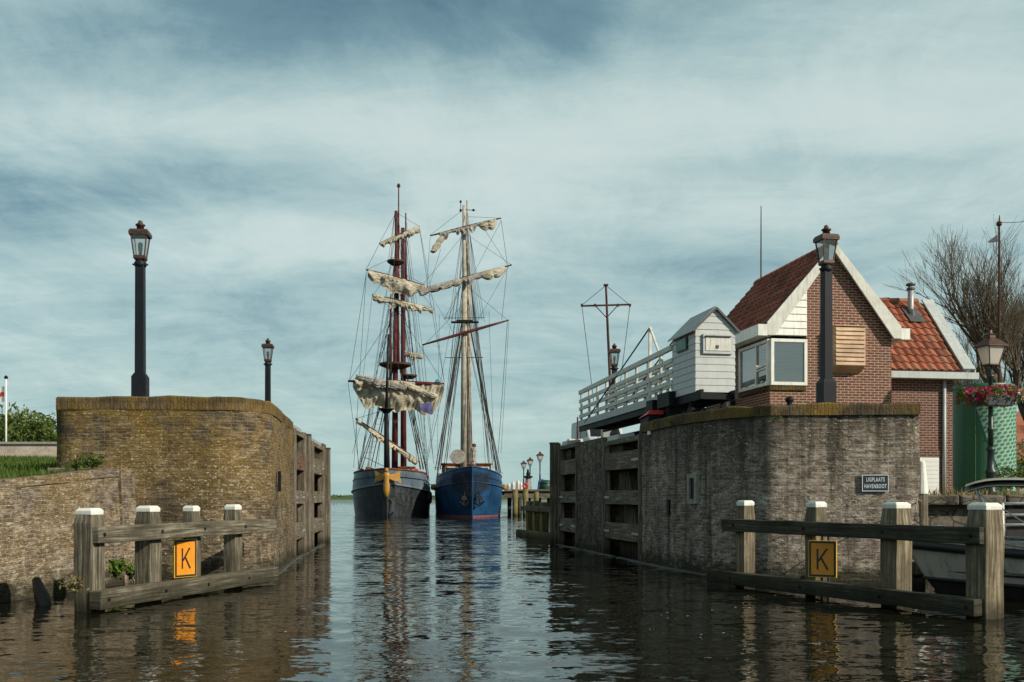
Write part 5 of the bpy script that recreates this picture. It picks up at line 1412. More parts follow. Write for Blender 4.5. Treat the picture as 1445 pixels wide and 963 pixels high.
an.tube([c+V(-.1,-.6,.45), c+V(.15,-.62,-.5)], .06, 6); an.tube([c+V(-.35,-.62,-.25), c+V(.15,-.65,-.52), c+V(.6,-.45,-.1)], .07, 6); an.box(c+V(-.1,-.6,.4),(.5,.1,.1)); an.build('anchor', M['rope'], s1)
st = MB(); st.tube([S1.p(.30,0,-.6), S1.p(.05,0,.9), S1.p(-.17,0,2.1), S1.p(-.30,0,3.4)], .07, 6); st.build('stem', M['hull_black'], s1)
dh = MB(); dh.box(S1.p(11,1.0,3.55),(1.7,3.2,1.1),.1); dho = dh.build('deckhouse', M['varnish'], s1, bevel=.04)
dh = MB(); dh.box(S1.p(9.38,1.0,3.7),(1.1,.04,.5),.1); dh.build('window', M['dark_glass'], dho)
rnd = random.Random(2)
for k in range(18):
    cl_ = MB(); c = S1.p(rnd.uniform(2,6.5), rnd.uniform(-2.3,2.3), 3.5); cl_.box(c, (rnd.uniform(.15,.6),.4,rnd.uniform(.2,.75)), rnd.random()*3, top=.8)
    cl_.build('deck_gear', M[rnd.choice(['rope_tan','varnish','white_old','black_iron','red'])], s1, bevel=.03)

lc = P(600,655,85)
# fenders on the inner side
fd_ = MB()
for s, z in ((5,1.5),(7.5,1.4),(10,1.5)): fd_.lathe(S1.p(s, 3.05, z), [(.02,.5),(.22,.4),(.25,0),(.22,-.4),(.02,-.5)], 10)
fd_.build('fender', M['rubber'], s1, smooth=True)
# masts
def mast(root, name, segs, m, n=10):
    mb = MB()
    for A, B_, r0, r1 in segs: mb.tube([A, Vector(A).lerp(B_,.5), B_], [r0, (r0+r1)/2, r1], n)
    return mb.build(name, m, root, smooth=True)
fm = mast(s1, 'mast', [(P(557,662,Y1),P(559,372,Y1),.27,.17),(P(561,512,Y1),P(559,298,Y1),.19,.13),(P(562.5,380,Y1+.2),P(562.5,262,Y1+.2),.07,.05)], M['mast_red'])
tt = MB(); tt.lathe(P(562.5,263,Y1+.2), [(.02,-.12),(.13,-.08),(.15,.05),(.08,.2),(.01,.24)], 8); tt.build('truck', M['spar_brown'], fm, smooth=True)
top_ring(P(558,516,Y1), 1.32).build('top_platform', M['spar_brown'], fm, smooth=False)
top_ring(P(558.5,370,Y1), .72, .1).build('crosstrees', M['spar_brown'], fm)
mm_ = mast(s1, 'mast', [(P(569.5,662,Y1+9),P(568.5,322,Y1+9),.29,.17),(P(573,400,Y1+9),P(572.5,301,Y1+9),.09,.06)], M['mast_red'])
top_ring(P(577,531,Y1+9), .75, .1).build('crosstrees', M['spar_brown'], mm_)
am = mast(s1, 'mast', [(P(551,560,Y1+16),P(551,436,Y1+16),.17,.1)], M['mast_red'])
bs = mast(s1, 'raised_bowsprit', [(P(546,663,76.2),P(545,578,76.6),.24,.17),(P(545,582,76.6),P(548,472,77),.12,.07)], M['black_iron'])
tr_ = MB(); tr_.lathe(P(545,578,76.6), [(.15,-.35),(.5,-.06),(.62,0),(.62,.07),(.1,.08)], 14); tr_.build('cap_platform', M['black_iron'], bs)
# yards with their furled sails
def yard(root, a, b, Ya, Yb, r, m, sail=None, sm_='sail', seed=1, **kw):
    A, B_ = P(a[0],a[1],Ya), P(b[0],b[1],Yb); mb = MB(); spar(mb, A, B_, r, r*1.35)
    yo = mb.build('yard', m, root, smooth=True)
    if sail:
        furled(A, B_, sail, seed, **kw).build('furled_sail', M[sm_], yo, smooth=True)
        rf = random.Random(seed); t0, t1 = kw.get('t0',0), kw.get('t1',1); L_ = (B_-A).length
        for q in range(5):      # loose bights of canvas hanging from the roll
            t_ = rf.uniform(t0+.05, t1-.15); w_ = rf.uniform(.05,.12); dd = rf.uniform(.2,.55)
            cloth(A.lerp(B_,t_)-V(0,.12,sail*.5), A.lerp(B_,t_+w_)-V(0,.12,sail*.5), lambda u, dd=dd: .08+dd*math.sin(math.pi*min(1,u*.9+.05)), seed+q, .2, 10, 8, 3).build('loose_sail', M[sm_], yo, smooth=True)
    return yo, A, B_
yard(s1, (535,344), (592,320), Y1-.7, Y1+.3, .09, M['spar_brown'], .30, seed=3, t0=.01, t1=.99, prof=lambda t: .75+.55*t, knots=7)
y2, yA, yB = yard(s1, (517,381), (604,405), Y1-1.2, Y1-.2, .11, M['mast_red'], .30, seed=6, t0=.02, t1=.98, prof=lambda t: .8+.4*math.sin(t*3.1))
cloth(yA.lerp(yB,.02), yB, lambda u: .25+.95*math.sin(math.pi*(u*.80+.16))**1.4*(.75+.55*u)+.25*max(0,math.sin(u*20)), 2, .34).build('loose_sail', M['sail'], y2, smooth=True)
y3, yA, yB = yard(s1, (525,416), (613,437), Y1-.9, Y1, .10, M['spar_brown'], .36, seed=9, t0=.01, t1=.99, prof=lambda t: .85+.2*math.sin(t*12), knots=11)
cloth(yA.lerp(yB,.02), yB.lerp(yA,.02), lambda u: .18+.4*abs(math.sin(u*14.5))**2+.15*math.sin(u*5), 8, .22, folds=12).build('loose_sail', M['sail'], y3, smooth=True)
y4, yA, yB = yard(s1, (570,496), (597,502), Y1+9, Y1+9, .08, M['spar_brown'], .34, seed=12, knots=4)
# course yard with canvas hanging in folds
y5, yA, yB = yard(s1, (491,538), (627,542), Y1-1.6, Y1-.4, .14, M['mast_red'], None)
bot = lambda u: (.2 + 2.05*min(1,u/.18))*(u < .18) + (2.25 + 1.0*((u-.18)/.77) - .35*math.sin((u-.18)*9))*(.18 <= u <= .80) + (u > .80)*max(.35, 3.0 - (u-.80)*11)
cloth(yA.lerp(yB,.05), yB.lerp(yA,.01), lambda u: max(.3, (u*13+.5 if u < .12 else 2.0 + .55*u + .14*math.sin(u*17) + .08*math.sin(u*43)) if u < .88 else 2.5-(u-.88)*13), 4, .6, 110, 30, 13).build('loose_sail', M['sail'], y5, smooth=True)
cloth(yA.lerp(yB,.08)+V(0,-.5,.3), yB.lerp(yA,.30)+V(0,-.5,.0), lambda u: .7+.25*math.sin(u*13)+.2*math.sin(u*29), 14, .45, 60, 14, 8).build('loose_sail', M['sail'], y5, smooth=True)
q0 = yA.lerp(yB,.74); cloth(q0+V(.1,-.75,-1.75), q0+V(1.05,-.75,-1.65), lambda u: .55+.45*u, 21, .1, 10, 6, 2).build('sail_patch', M['patch'], y5, smooth=True)
furled(yA.lerp(yB,.10)+V(0,-.9,.42), yA.lerp(yB,.62)+V(0,-.9,-.45), .34, 31, prof=lambda t: .6+.6*math.sin(t*3.1), knots=6).build('furled_sail', M['sail_grey'], y5)
furled(yA.lerp(yB,.55)+V(0,-.7,.05), yB+V(0,-.5,-1.0)+V(-.5,0,0), .28, 37, prof=lambda t: .7+.5*math.sin(t*3.1), knots=5).build('furled_sail', M['sail'], y5)
tl = MB(); tl.box(yA.lerp(yB,.93)+V(0,-.1,.22),(.5,.2,.28),.3,top=.5); tl.build('teal_cloth', M['teal'], y5, bevel=.05)
yh, hA, hB = yard(s1, (502,591), (592,652), 77.5, 82, .11, M['spar_brown'], .27, seed=17, t0=.02, t1=.97, knots=12, prof=lambda t: .8+.35*t)
# rigging of the left ship
def rig(root, name, m, lines):
    o = None
    for l in lines:
        mb = MB(); a, b = l[0], l[1]; r = l[2] if len(l) > 2 else .018; line(mb, P(*a), P(*b), r, l[3] if len(l) > 3 else 0); q = mb.build(name, m, root); o = o or q
    return o
W = .017
def fan(masthead, feet, r=.022): return [(masthead, f, r) for f in feet]
o = rig(s1, 'shroud', M['rope'], fan((556,512,Y1+.6), [(506,664,80),(510,663,81.5),(523,661,83),(529,660,84.5)], .036) + fan((554,440,Y1+.5), [(533,512,Y1+.2),(536,512,Y1+.7)], .024)+ fan((556,372,Y1), [(547,516,Y1+.1),(540,516,Y1+.6)], .02) + fan((557,300,Y1+.2),[(548,370,Y1),(551,370,Y1+.4)], .016))
rl = MB(); ratlines(rl, P(533,512,Y1+.2), P(553,440,Y1+.5), P(537,512,Y1+.7), P(556,440,Y1+.5)); ratlines(rl, P(510,655,80), P(556,512,Y1+.6), P(525,655,83), P(556,512,Y1+.9), .5); rl.build('ratlines', M['rope'], o)
o = rig(s1, 'shroud', M['rope'], fan((562,512,Y1+.6), [(602,662,80),(598,662,82),(594,662,84)], .036) + fan((561,372,Y1), [(577,516,Y1+.1),(582,516,Y1+.4)], .022) + fan((573,372,Y1+9), [(584,532,Y1+9.2),(580,532,Y1+9)], .022) + fan((574,530,Y1+9), [(601,664,Y1+8),(597,664,Y1+9),(593,664,Y1+10)], .034) + fan((561,300,Y1),[(571,370,Y1),(568,370,Y1+.4)], .016))
rl = MB(); ratlines(rl, P(577,516,Y1+9.1), P(573,400,Y1+9), P(585,516,Y1+9.1), P(574,400,Y1+9), .5); ratlines(rl, P(601,655,80), P(562,512,Y1+.6), P(592,655,84), P(562,512,Y1+.9), .5); rl.build('ratlines', M['rope'], o)
rig(s1, 'rigging_line', M['rope'], [
  ((517,383,81),(499,660,79),W),((535,345,81),(516,382,81),W),((491,540,80.5),(507,660,79),W),((491,540,80.5),(558,440,82),W),((627,543,81.5),(562,440,82),W),((627,543,81.5),(601,660,80),W),
  ((517,385,81),(493,538,80.5),W),((604,406,82),(627,540,81.5),W),((592,322,82),(604,404,82),W),((592,322,82),(613,436,82),.013),((613,438,82),(627,540,82),.013),((525,418,81),(512,536,81),.013),((526,418,81),(556,372,82),.013),((613,437,82),(560,372,82),.013),
  ((546,664,76),(559,372,82),.02),((545,578,76.6),(558,440,82),.02),((545,578,76.6),(560,302,82),.017),((546,660,76),(513,645,78),.022),((502,591,77.5),(546,578,76.6),.016),((502,591,77.5),(506,662,78),.016),
  ((559,300,82),(535,344,81.4),.014),((559,300,82),(592,320,82.3),.014),((559,362,82),(517,381,81),.014),((559,380,82),(604,405,82),.014),((572,302,91),(597,500,91),.014),((572,320,91),(610,640,95),.017),((575,340,91),(603,640,93),.017),
  ((548,472,77),(497,640,79),.014),((548,472,77),(601,640,79),.014),((530,540,81),(519,660,80),.014),((600,545,81),(598,655,80),.014),((540,583,81),(533,660,80),.014),((585,580,81),(588,655,80),.014),((560,440,82),(525,416,81),.013),((560,440,82),(613,436,82),.013)])

# --- blue ship, moored beside it
Y2 = 83.0
s2 = thing('sailing_ship', 'blue hulled tall ship with cream mast and bare red yard, beside the pier', 'ship', (PX(667,75),75,0))
S2 = Ship(s2, (PX(666.5,75),75), -.085, 5.35, 28, 2.95, 2.0, (.25,.28))
S2.band('boot_topping', [-.7,-.2,.08], M['boot_red'])
S2.band('hull', [.08,.5,.9,1.5,2.0,2.5,2.95], M['hull_blue'])
S2.rail('rubbing_strake', 2.15, .06, M['hull_blue'], .03)
S2.rail('cap_rail', 2.97, .06, M['hull_blue'], 0)
S2.deck(2.75, M['deck'])
seam(S2, s2, (.7,1.4,2.6), M['hull_blue'])
st = MB(); st.tube([S2.p(.42,0,-.6), S2.p(.12,0,.9), S2.p(-.10,0,2.3), S2.p(-.28,0,3.8)], .075, 6); st.build('stem', M['hull_blue'], s2)
dh = MB(); c = S2.p(9.5,-.1,3.65); dh.box(c,(5.0*.82,2.6,1.15),.08); dh.box(c+V(0,0,.62),(5.2*.82,2.8,.12),.08); dho = dh.build('deckhouse', M['varnish'], s2, bevel=.03)
for x in (-1.25,1.3):
    dh = MB(); dh.box(S2.p(9.5-1.325,-.1+x,3.75),(1.15,.05,.55),.08); wo_ = dh.build('window', M['white'], dho); dh = MB(); dh.box(S2.p(9.5-1.36,-.1+x,3.75),(1.0,.03,.42),.08); dh.build('pane', M['dark_glass'], wo_)
nt = MB()
def nf(u, v):
    x = lerp(-1.5, 1.35, u); z = lerp(2.75, 1.35 + .5*abs(2*u-1), v); f, s0 = S2.level(z)
    b = abs(x)/S2.B; s = s0 + 6*(1-(1-min(.98,b/.95))**(1/f)); return S2.p(s, x, S2.zs(z, s)) + V(0,-.16,0)
rp = MB(); G = 16
for k in range(G+1):
    for w_ in (0,1):
        pts = [nf(k/G, q/6) if w_ == 0 else nf(q/6*1.0, k/G) for q in range(7)]
        rp.tube(pts, .013, 4, cap=False)
rp.build('bow_net', M['rope'], s2)
an = MB()
for sg in (-1,1):
    c = S2.p(.62, sg*.55, 1.35) + V(0,-.35,0)
    an.tube([c+V(0,0,.6), c+V(sg*.1,-.05,-.5)], .07, 6); an.tube([c+V(-.4,0,-.2), c+V(0,-.08,-.5), c+V(.4,0,-.15)], .085, 6); an.box(c+V(0,0,.1),(.55,.2,.3),.3,top=.7)
an.build('anchor', M['black_iron'], s2)
bsail = furled(P(669,632,76.2), P(668,668,75.6), .42, 41, knots=5, drop=0, prof=lambda t: 1.15-.5*t)
bsp = MB(); bsp.tube([P(669,628,77.2),P(668,668,75.2)], [.16,.2], 8); bo_ = bsp.build('bowsprit', M['spar_brown'], s2); bsail.build('furled_sail', M['sail_grey'], bo_)
rd = MB(); rc = P(646,645,Y2-1); rd.tube([rc + V(0,.14,0), rc, rc - V(0,.1,0)], [.42,.62,.58], 24); rd.build('radar_dome', M['sail_grey'], s2, smooth=False)
for lat, m_ in ((-2.9,'gold'),(2.9,'gold')):
    b_ = MB(); b_.lathe(S2.p(6.2,lat,2.3), [(.02,.24),(.18,.18),(.22,0),(.18,-.18),(.02,-.24)], 10); b_.build('fender', M['gold'], s2, smooth=True)
fm = mast(s2, 'mast', [(P(654,664,Y2),P(655.5,405,Y2),.27,.24),(P(655.5,460,Y2),P(654.5,290,Y2),.22,.12)], M['mast_cream'])
am = mast(s2, 'mast', [(P(662,664,Y2+8.5),P(661.5,395,Y2+8.5),.27,.2),(P(661.5,440,Y2+8.5),P(659,283,Y2+8.5),.18,.07)], M['mast_cream'])
mh = MB()
for px, py in ((650,285),(650,298),(668,297)): mh.lathe(P(px,py,Y2), [(.02,-.1),(.09,-.05),(.09,.08),(.02,.12)], 6)
mh.tube([P(648,296,Y2),P(671,297,Y2)], .03, 5); mh.tube([P(650,298,Y2),P(650,283,Y2)], .025, 5); mh.build('masthead_fitting', M['black_iron'], fm)
tr_ = MB(); c = P(656,455,Y2); tr_.beam(c+V(-1.15,0,0), c+V(1.15,0,0), .25,.14); tr_.beam(c+V(-.7,-.25,.05), c+V(.7,-.25,.05), .2,.2); tr_.build('crosstrees', M['black_iron'], fm)
tr_ = MB(); c = P(655,449,Y2); tr_.tube([c+V(-1.7,0,.0), c+V(1.7,0,.02)], .03, 5); c = P(655,505,Y2); tr_.tube([c+V(-1.6,0,.0), c+V(1.6,0,.02)], .035, 5); tr_.build('spreader', M['spar_brown'], fm)
y1, yA, yB = yard(s2, (607,333), (707,308), Y2-1.3, Y2+.2, .085, M['spar_brown'], .2, 'sail_grey', 5, t0=.12, t1=.72, knots=7, drop=.2)
furled(yA.lerp(yB,.68), yA.lerp(yB,.93), .46, 8, prof=lambda t: .55+.75*math.sin(t*3.1), drop=.6, knots=2).build('furled_sail', M['sail'], y1)
furled(yA.lerp(yB,.20)+V(0,0,-.1), yA.lerp(yB,.03)+V(0,-.1,-1.35), .38, 15, prof=lambda t: .7+.5*math.sin(t*2.6), drop=.2, knots=2).build('furled_sail', M['sail'], y1)
y2_, yA, yB = yard(s2, (590,411), (722,374), Y2-1.8, Y2+.4, .10, M['spar_brown'], .30, 'sail_grey', 22, t0=.0, t1=.92, knots=8, drop=.45, prof=lambda t: 1.35-.5*t)
furled(yA.lerp(yB,.66), yA.lerp(yB,.93), .46, 28, prof=lambda t: .6+.6*math.sin(t*3.1), drop=.6, knots=2).build('furled_sail', M['sail'], y2_)
yard(s2, (596,487), (718,452), Y2-1.2, Y2+.3, .10, M['mast_red'])
rig(s2, 'shroud', M['rope'], fan((652,452,Y2), [(614,664,80.5),(617,664,82),(621,663,83.5)], .036) + fan((652,400,Y2), [(627,452,Y2),(632,452,Y2)], .016) + fan((657,440,Y2+8), [(626,662,88),(629,662,90)], .03) + fan((653,320,Y2), [(638,452,Y2),(634,452,Y2+.4),(645,452,Y2)], .016))
rig(s2, 'shroud', M['rope'], fan((661,452,Y2), [(707,668,80.5),(705,667,82),(702,666,83.5)], .036) + fan((664,400,Y2+8), [(700,663,88),(696,662,90),(690,662,92)], .03) + fan((663,330,Y2+8), [(680,452,Y2+8),(676,452,Y2+8),(684,455,Y2+8)], .016) + fan((658,300,Y2), [(668,452,Y2),(672,452,Y2)], .016))
rig(s2, 'rigging_line', M['rope'], [
  ((707,310,83),(716,374,83),W),((716,376,83),(708,452,83),W),((716,454,83),(703,640,82),.02),((707,312,83),(664,395,83),.013),((680,318,83),(716,374,83),.013),((607,335,82),(602,408,81),.013),((622,352,82),(604,410,81),.013),((597,489,82),(612,655,80.5),W),((597,489,82),(654,430,83),.013),((716,452,83),(660,405,83),.013),
  ((655,295,83),(607,332,82),.013),((660,306,83),(707,308,83),.013),((655,330,83),(592,408,81),.013),((657,330,83),(722,374,83),.013),((604,410,81),(640,470,83),.013),((718,376,83),(664,470,84),.013),((667,650,76),(656,300,83),.018),((667,640,76),(655,452,83),.022),((668,665,75.5),(612,660,80),.016),((668,665,75.5),(710,668,80),.016),
  ((620,445,83),(617,655,82),.013),((690,440,83),(697,650,84),.013),((640,460,83),(630,655,84),.014),((672,455,83),(685,655,84),.014),((718,455,83),(707,640,81),.014),((645,410,83),(600,660,81),.013),((660,300,91),(690,640,96),.014),((660,300,91),(634,650,96),.014)])
mb = MB(); line(mb, S2.p(5,2.6,2.6), P(745,692,82), .03, .25); line(mb, S1.p(5,2.9,2.6), S2.p(5,-2.6,2.6), .03, .1)
mb.build('mooring_line', M['rope_tan'], s2)


rnd = random.Random(12)
for k in range(10):
    cl_ = MB(); c = S2.p(rnd.uniform(5,8), rnd.choice((-1,1))*rnd.uniform(1.3,2.4), 3.2); cl_.box(c, (rnd.uniform(.15,.45),.3,rnd.uniform(.3,.8)), rnd.random()*3, top=.8)
    cl_.build('deck_gear', M[rnd.choice(['rope_tan','varnish','white_old','black_iron'])], s2, bevel=.03)
# more standing and running rope: each mast carries a fan of thin lines down to both rails
for S_, root, heads, Ym_ in ((S1, s1, [(558,440),(559,372),(560,310),(569,380),(572,330)], Y1), (S2, s2, [(655,405),(655,452),(656,330),(661,400),(660,350)], Y2)):
    for sg in (-1,1):
        for k, (hx, hy) in enumerate(heads):
            for j in range(2):
                mb = MB(); s_ = 6.5 + k*1.6 + j*1.0; aft = 8.5 if k >= 3 else 0
                f, st0 = S_.level(3.0); lat = sg*S_.hb(s_-st0, 3.0, f)*.96
                line(mb, P(hx, hy + j*7, Ym_+aft), S_.p(s_+aft*.6, lat, 3.0), .013 if k != 1 else .018); mb.build('rigging_line', M['rope'], root)
# ------------------------------------------------------------------ pier behind the right wall
pier = thing('timber_pier', 'dark timber pier on piles running beside the blue ship', 'pier', (3,90,0))
mb = MB(); mb.prism([(-.55,80.2),(26,79.5),(26,140),(-6.5,140)], 1.72, 2.0); mb.build('deck', M['wood_dark'], pier)
mb = MB(); mb.beam((-.6,80.0,1.62),(26,79.3,1.62), .3, .36); mb.beam((-.6,80.0,2.06),(26,79.3,2.06), .12, .12); mb.build('edge_beam', M['wood_gate'], pier)
for k, x in enumerate((-.2,.55,1.35,2.2,3.0,3.8)):
    mb = MB(); mb.tube([V(x,80.6,-1.5),V(x,80.6,1.75)], .17, 8); mb.build('support', M['wood_dark'], pier)
for k, (px, py, r) in enumerate(((727,691,.24),(741.5,690,.24),(733.5,704,.17),(757,694,.2))):
    t = thing('mooring_pile', ['thick yellowed pile at the end of the pier, left of the red lifebuoy','thick yellowed pile just below the red lifebuoy','thinner dark pile in the gap between two yellowed piles','yellowed pile half hidden behind the near tan fence'][k], 'pile', (PX(px,79),79,0))
    x = PX(px,79.0); mb = MB(); mb.tube([V(x,79,-1.5),V(x,79,.8),V(x,79,PZ(py,79))], [r*1.05,r,r*.95], 10); mb.build('timber', M['wood_pile' if k != 2 else 'wood_dark'], t, smooth=True)
for px, py, Yd, lab in ((739,650,108,'smallest, leftmost of the three distant pier lamps'),(748,645,102,'middle one of the three distant pier lamps'),(762,637,92,'tallest, rightmost of the three distant pier lamps')):
    c = copy_tree(cl); c.location = (PX(px,Yd),Yd,2.0); k = (PZ(py,Yd)-2.0)/4.38; c.scale = (max(k,.95)*1.15,)*2 + (k,); c['label'] = lab; c['group'] = 'lamps on the far pier'
c = V(PX(745,96),96,2.0); t = thing('pillar', 'pale pillar with a broad dark cap on the far pier', 'pillar', c)
mb = MB(); mb.lathe(c, [(.32,0),(.28,.2),(.24,1.35)], 8); mb.build('shaft', M['stone'], t)
mb = MB(); mb.lathe(c, [(.25,1.3),(.46,1.36),(.46,1.5),(.22,1.55)], 12); mb.lathe(c, [(.15,1.55),(.18,1.75),(.1,1.95),(.12,2.05),(.02,2.2)], 10); mb.build('cap', M['black_iron'], t)
c = V(PX(741.5,80),79.85,PZ(688,80)); t = thing('lifebuoy', 'red lifebuoy on the pier edge above a yellowed pile', 'lifebuoy', c)
mb = MB(); mb.tube([c + V(math.cos(q*math.pi/8)*.19, 0, math.sin(q*math.pi/8)*.17+.12) for q in range(17)], .075, 8); mb.build('ring', M['red'], t, smooth=True)
mb = MB(); mb.beam(c+V(0,.1,-.5), c+V(0,.1,.3), .08,.08); mb.build('holder', M['white'], t)
c = V(PX(770,86),86,2.0); t = thing('waste_container', 'round dark green container on the far pier', 'bin', c)
mb = MB(); mb.lathe(c, [(.5,0),(.56,.1),(.56,.7),(.44,.92),(.14,.98)], 18); mb.build('body', M['bin_green'], t, smooth=True)
mb = MB(); mb.lathe(c, [(.58,.66),(.59,.70),(.56,.73)], 18); mb.build('rim', M['black_iron'], t)
c = V(PX(763.5,88),88,2.0); mb = MB(); mb.hexa([c+V(-.35,-.3,0),c+V(.4,-.3,0),c+V(.4,.3,0),c+V(-.35,.3,0),c+V(-.25,-.2,.95),c+V(.2,-.2,1.15),c+V(.2,.2,1.1),c+V(-.25,.2,.9)]); o = mb.build('tarpaulin', M['tarp_blue'], None, origin=c, bevel=.08); tag(o, 'blue tarpaulin covered stack left of the green container', 'tarp')
for k, (px, h) in enumerate(((718,.6),(724,.75),(731,.85),(735,.7))):
    c = V(PX(px,84),84,2.0); t = thing('stanchion', ['short pale post first on the pier, beside the blue hull','pale post second along the pier from the blue hull','pale post third along the pier, left of the red lifebuoy','slim pale post right beside the red lifebuoy'][k], 'post', c)
    mb = MB(); mb.lathe(c, [(.2,0),(.17,h*.8),(.05,h*1.1)], 8); mb.build('body', M['white_old'], t)

# ------------------------------------------------------------------ trees
def bare_tree(name, label, base, H_, trunk_r, seed, lean=0, spread=.55, levels=5):
    rnd = random.Random(seed); t = thing(name, label, 'tree', base); base = Vector(base)
    tm = MB(); lm = MB(); tw = MB(); count = [0]
    def grow(p, d, L, r, lev):
        n = 4 if lev < 3 else 3; pts = [p]; rad = [r]; dd = d.copy()
        for k in range(n):
            dd = (dd + V(rnd.uniform(-1,1),rnd.uniform(-1,1),rnd.uniform(-.4,1.0))*.13*(1 if lev else .4)).normalized(); pts.append(pts[-1] + dd*L/n); rad.append(max(.006, r*(1-.42*(k+1)/n)))
        (tm if lev == 0 else lm if lev < 3 else tw).tube(pts, rad, 8 if lev == 0 else 6 if lev < 3 else 3, cap=False); count[0] += 1
        if lev >= levels: return
        nb = [6,5,5,5,4,3][lev]
        for b in range(nb):
            f = rnd.uniform(.35,1) if lev else rnd.uniform(.55,1.0)
            k = min(n-1, int(f*n)); q = pts[k].lerp(pts[k+1], f*n-k)
            a = rnd.uniform(0,6.28); tilt = rnd.uniform(.28,.75)*(1.25 if lev == 0 else 1)
            s = dd.cross(V(math.cos(a),math.sin(a),.2)).normalized(); nd = (dd*math.cos(tilt) + s*math.sin(tilt) + V(0,0,.34)).normalized()
            grow(q, nd, L*rnd.uniform(.55,.82), max(.007, rad[k]*rnd.uniform(.42,.66)), lev+1)
    grow(base, V(lean,0,1).normalized(), H_*.30, trunk_r, 0)
    tm.build('trunk', M['bark'], t, smooth=True); lm.build('limbs', M['bark'], t, smooth=True, fix=False); tw.build('twigs', M['bark'], t, fix=False)
    return t
bare_tree('bare_tree', 'large leafless tree with upright branches behind the green tank', (PX(1424,45),45,1.6), 15.8, .42, 17)
bare_tree('bare_tree', 'smaller leafless tree showing above the right end of the annex roof', (PX(1366,52),52,1.6), 10.2, .24, 12, -.05)
bare_tree('bare_tree', 'leafless tree at the far right edge behind the street lamp', (PX(1462,50),50,1.6), 15, .34, 23, .05)
def leafy(name, label, base, h, w, n, seed, mleaf='leaf', ls=.14, group=None):
    rnd = random.Random(seed); base = Vector(base); t = thing(name, label, 'tree' if h > 2 else 'shrub', base, group)
    tm = MB(); lf = MB(); tips = []
    tm.tube([base - V(0,0,.2), base+V(.05,0,h*.3), base+V(0,.05,h*.6)], [.12*h/4,.09*h/4,.04*h/4], 6)
    for k in range(int(10+h*3)):
        a = rnd.uniform(0,6.28); f = rnd.uniform(.12,.6); p = base + V(0,0,h*f); r = w*rnd.uniform(.25,.55)*(1-.35*abs(f-.35)); q = p + V(math.cos(a)*r, math.sin(a)*r, h*rnd.uniform(.08,.42))
        tm.tube([p, p.lerp(q,.5)+V(0,0,.1), q], [.035*h/4,.022*h/4,.01], 4, cap=False); tips.append(q)
    for k in range(n):
        c = rnd.choice(tips); s_ = w*.16; p = c + V(rnd.gauss(0,s_), rnd.gauss(0,s_), rnd.gauss(0,h*.075)); p.z = max(p.z, base.z+.1)
        l = ls*rnd.uniform(.6,1.2); d1 = V(rnd.uniform(-1,1),rnd.uniform(-1,1),rnd.uniform(-1,1)).normalized()*l; d2 = V(rnd.uniform(-1,1),rnd.uniform(-1,1),rnd.uniform(-1,1)).normalized()*l*.5
        lf.face([p-d1, p+d2, p+d1, p-d2])
    tm.build('trunk', M['bark'], t, fix=False); lf.build('crown', M[mleaf], t, fix=False); return t
G_ = 'green bushes beyond the dyke wall'
for px, Yt, h, w, lab, sd_, n in ((3,52,3.5,4.2,'tallest bushy green tree at the left edge behind the flagpole',1,3200),(33,55,2.6,3.2,'middle green bush beyond the dyke wall, right of the flagpole',2,1700),(62,54,2.9,3.2,'loose green bush beyond the dyke wall, beside the abutment',3,1300),(48,58,2.3,3,'low dense bush between two taller ones beyond the dyke wall',6,1500),(86,58,2.8,3,'green bush half hidden behind the left abutment',7,1200)):
    leafy('green_bush', lab, (PX(px,Yt),Yt,2.9), h, w, n, sd_, group=G_)
mb = MB(); mb.prism([(-45,39),(-13.5,39),(-27,75),(-60,75)], 1.0, 3.0); o = mb.build('dyke', M['grass_base']); tag(o, kind='structure')
Yf = 48; c = V(PX(8.5,Yf),Yf,3.0); t = thing('flagpole', 'white flagpole behind the bushes at the left edge', 'flagpole', c)
mb = MB(); mb.tube([c, V(c.x,c.y,PZ(534,Yf))], [.05,.04], 8); mb.build('pole', M['white'], t, smooth=True)
mb = MB(); mb.lathe(V(c.x,c.y,PZ(534,Yf)), [(.08,-.02),(.1,.05),(.02,.14)], 8); mb.build('finial', M['black_iron'], t)
def flg(y0, y1):
    def f(u, v): return V(c.x - .08 - u*1.1, c.y + .12*math.sin(u*7), PZ(546,Yf) - .15*u - .25*u*u - lerp(y0,y1,v)*.75 + .06*math.sin(u*9))
    return f
fo = MB(); fo.grid(flg(0,.36), 12, 3); fo.grid(flg(.64,1), 12, 3); o = fo.build('flag', M['sign_white'], None, origin=(c.x,c.y,PZ(546,Yf)), smooth=True); tag(o, 'white flag with a red middle band flying from the left flagpole', 'flag')
fb = MB(); fb.grid(flg(.36,.64), 12, 3); ob = fb.build('red_band', M['red'], o, smooth=True)
# second mast with wind vane among the bare trees
Yw = 40; x = PX(1410,Yw); t = thing('ship_mast', 'slim dark mast with a small grey pennant rising through the bare tree', 'mast', (x,Yw,1.6))
mb = MB(); mb.tube([V(x,Yw,1.6),V(x,Yw,PZ(316,Yw)),V(x+.02,Yw,PZ(304,Yw))], [.07,.04,.018], 8); mb.lathe(V(x,Yw,PZ(316,Yw)), [(.05,-.1),(.11,-.05),(.11,.05),(.05,.1)], 8); mb.build('pole', M['spar_brown'], t)
mb = MB(); a = V(x-.06,Yw,PZ(331,Yw)); mb.slab([a, a+V(-.38,.02,-.28), a+V(-.30,.02,-.33), a+V(0,0,-.3)], V(0,.02,0)); mb.build('pennant', M['lead'], t)
mb = MB(); line(mb, V(x,Yw,PZ(314,Yw)), V(x+3.5,Yw,PZ(280,Yw)), .012, .3); mb.build('wire', M['rope'], t)
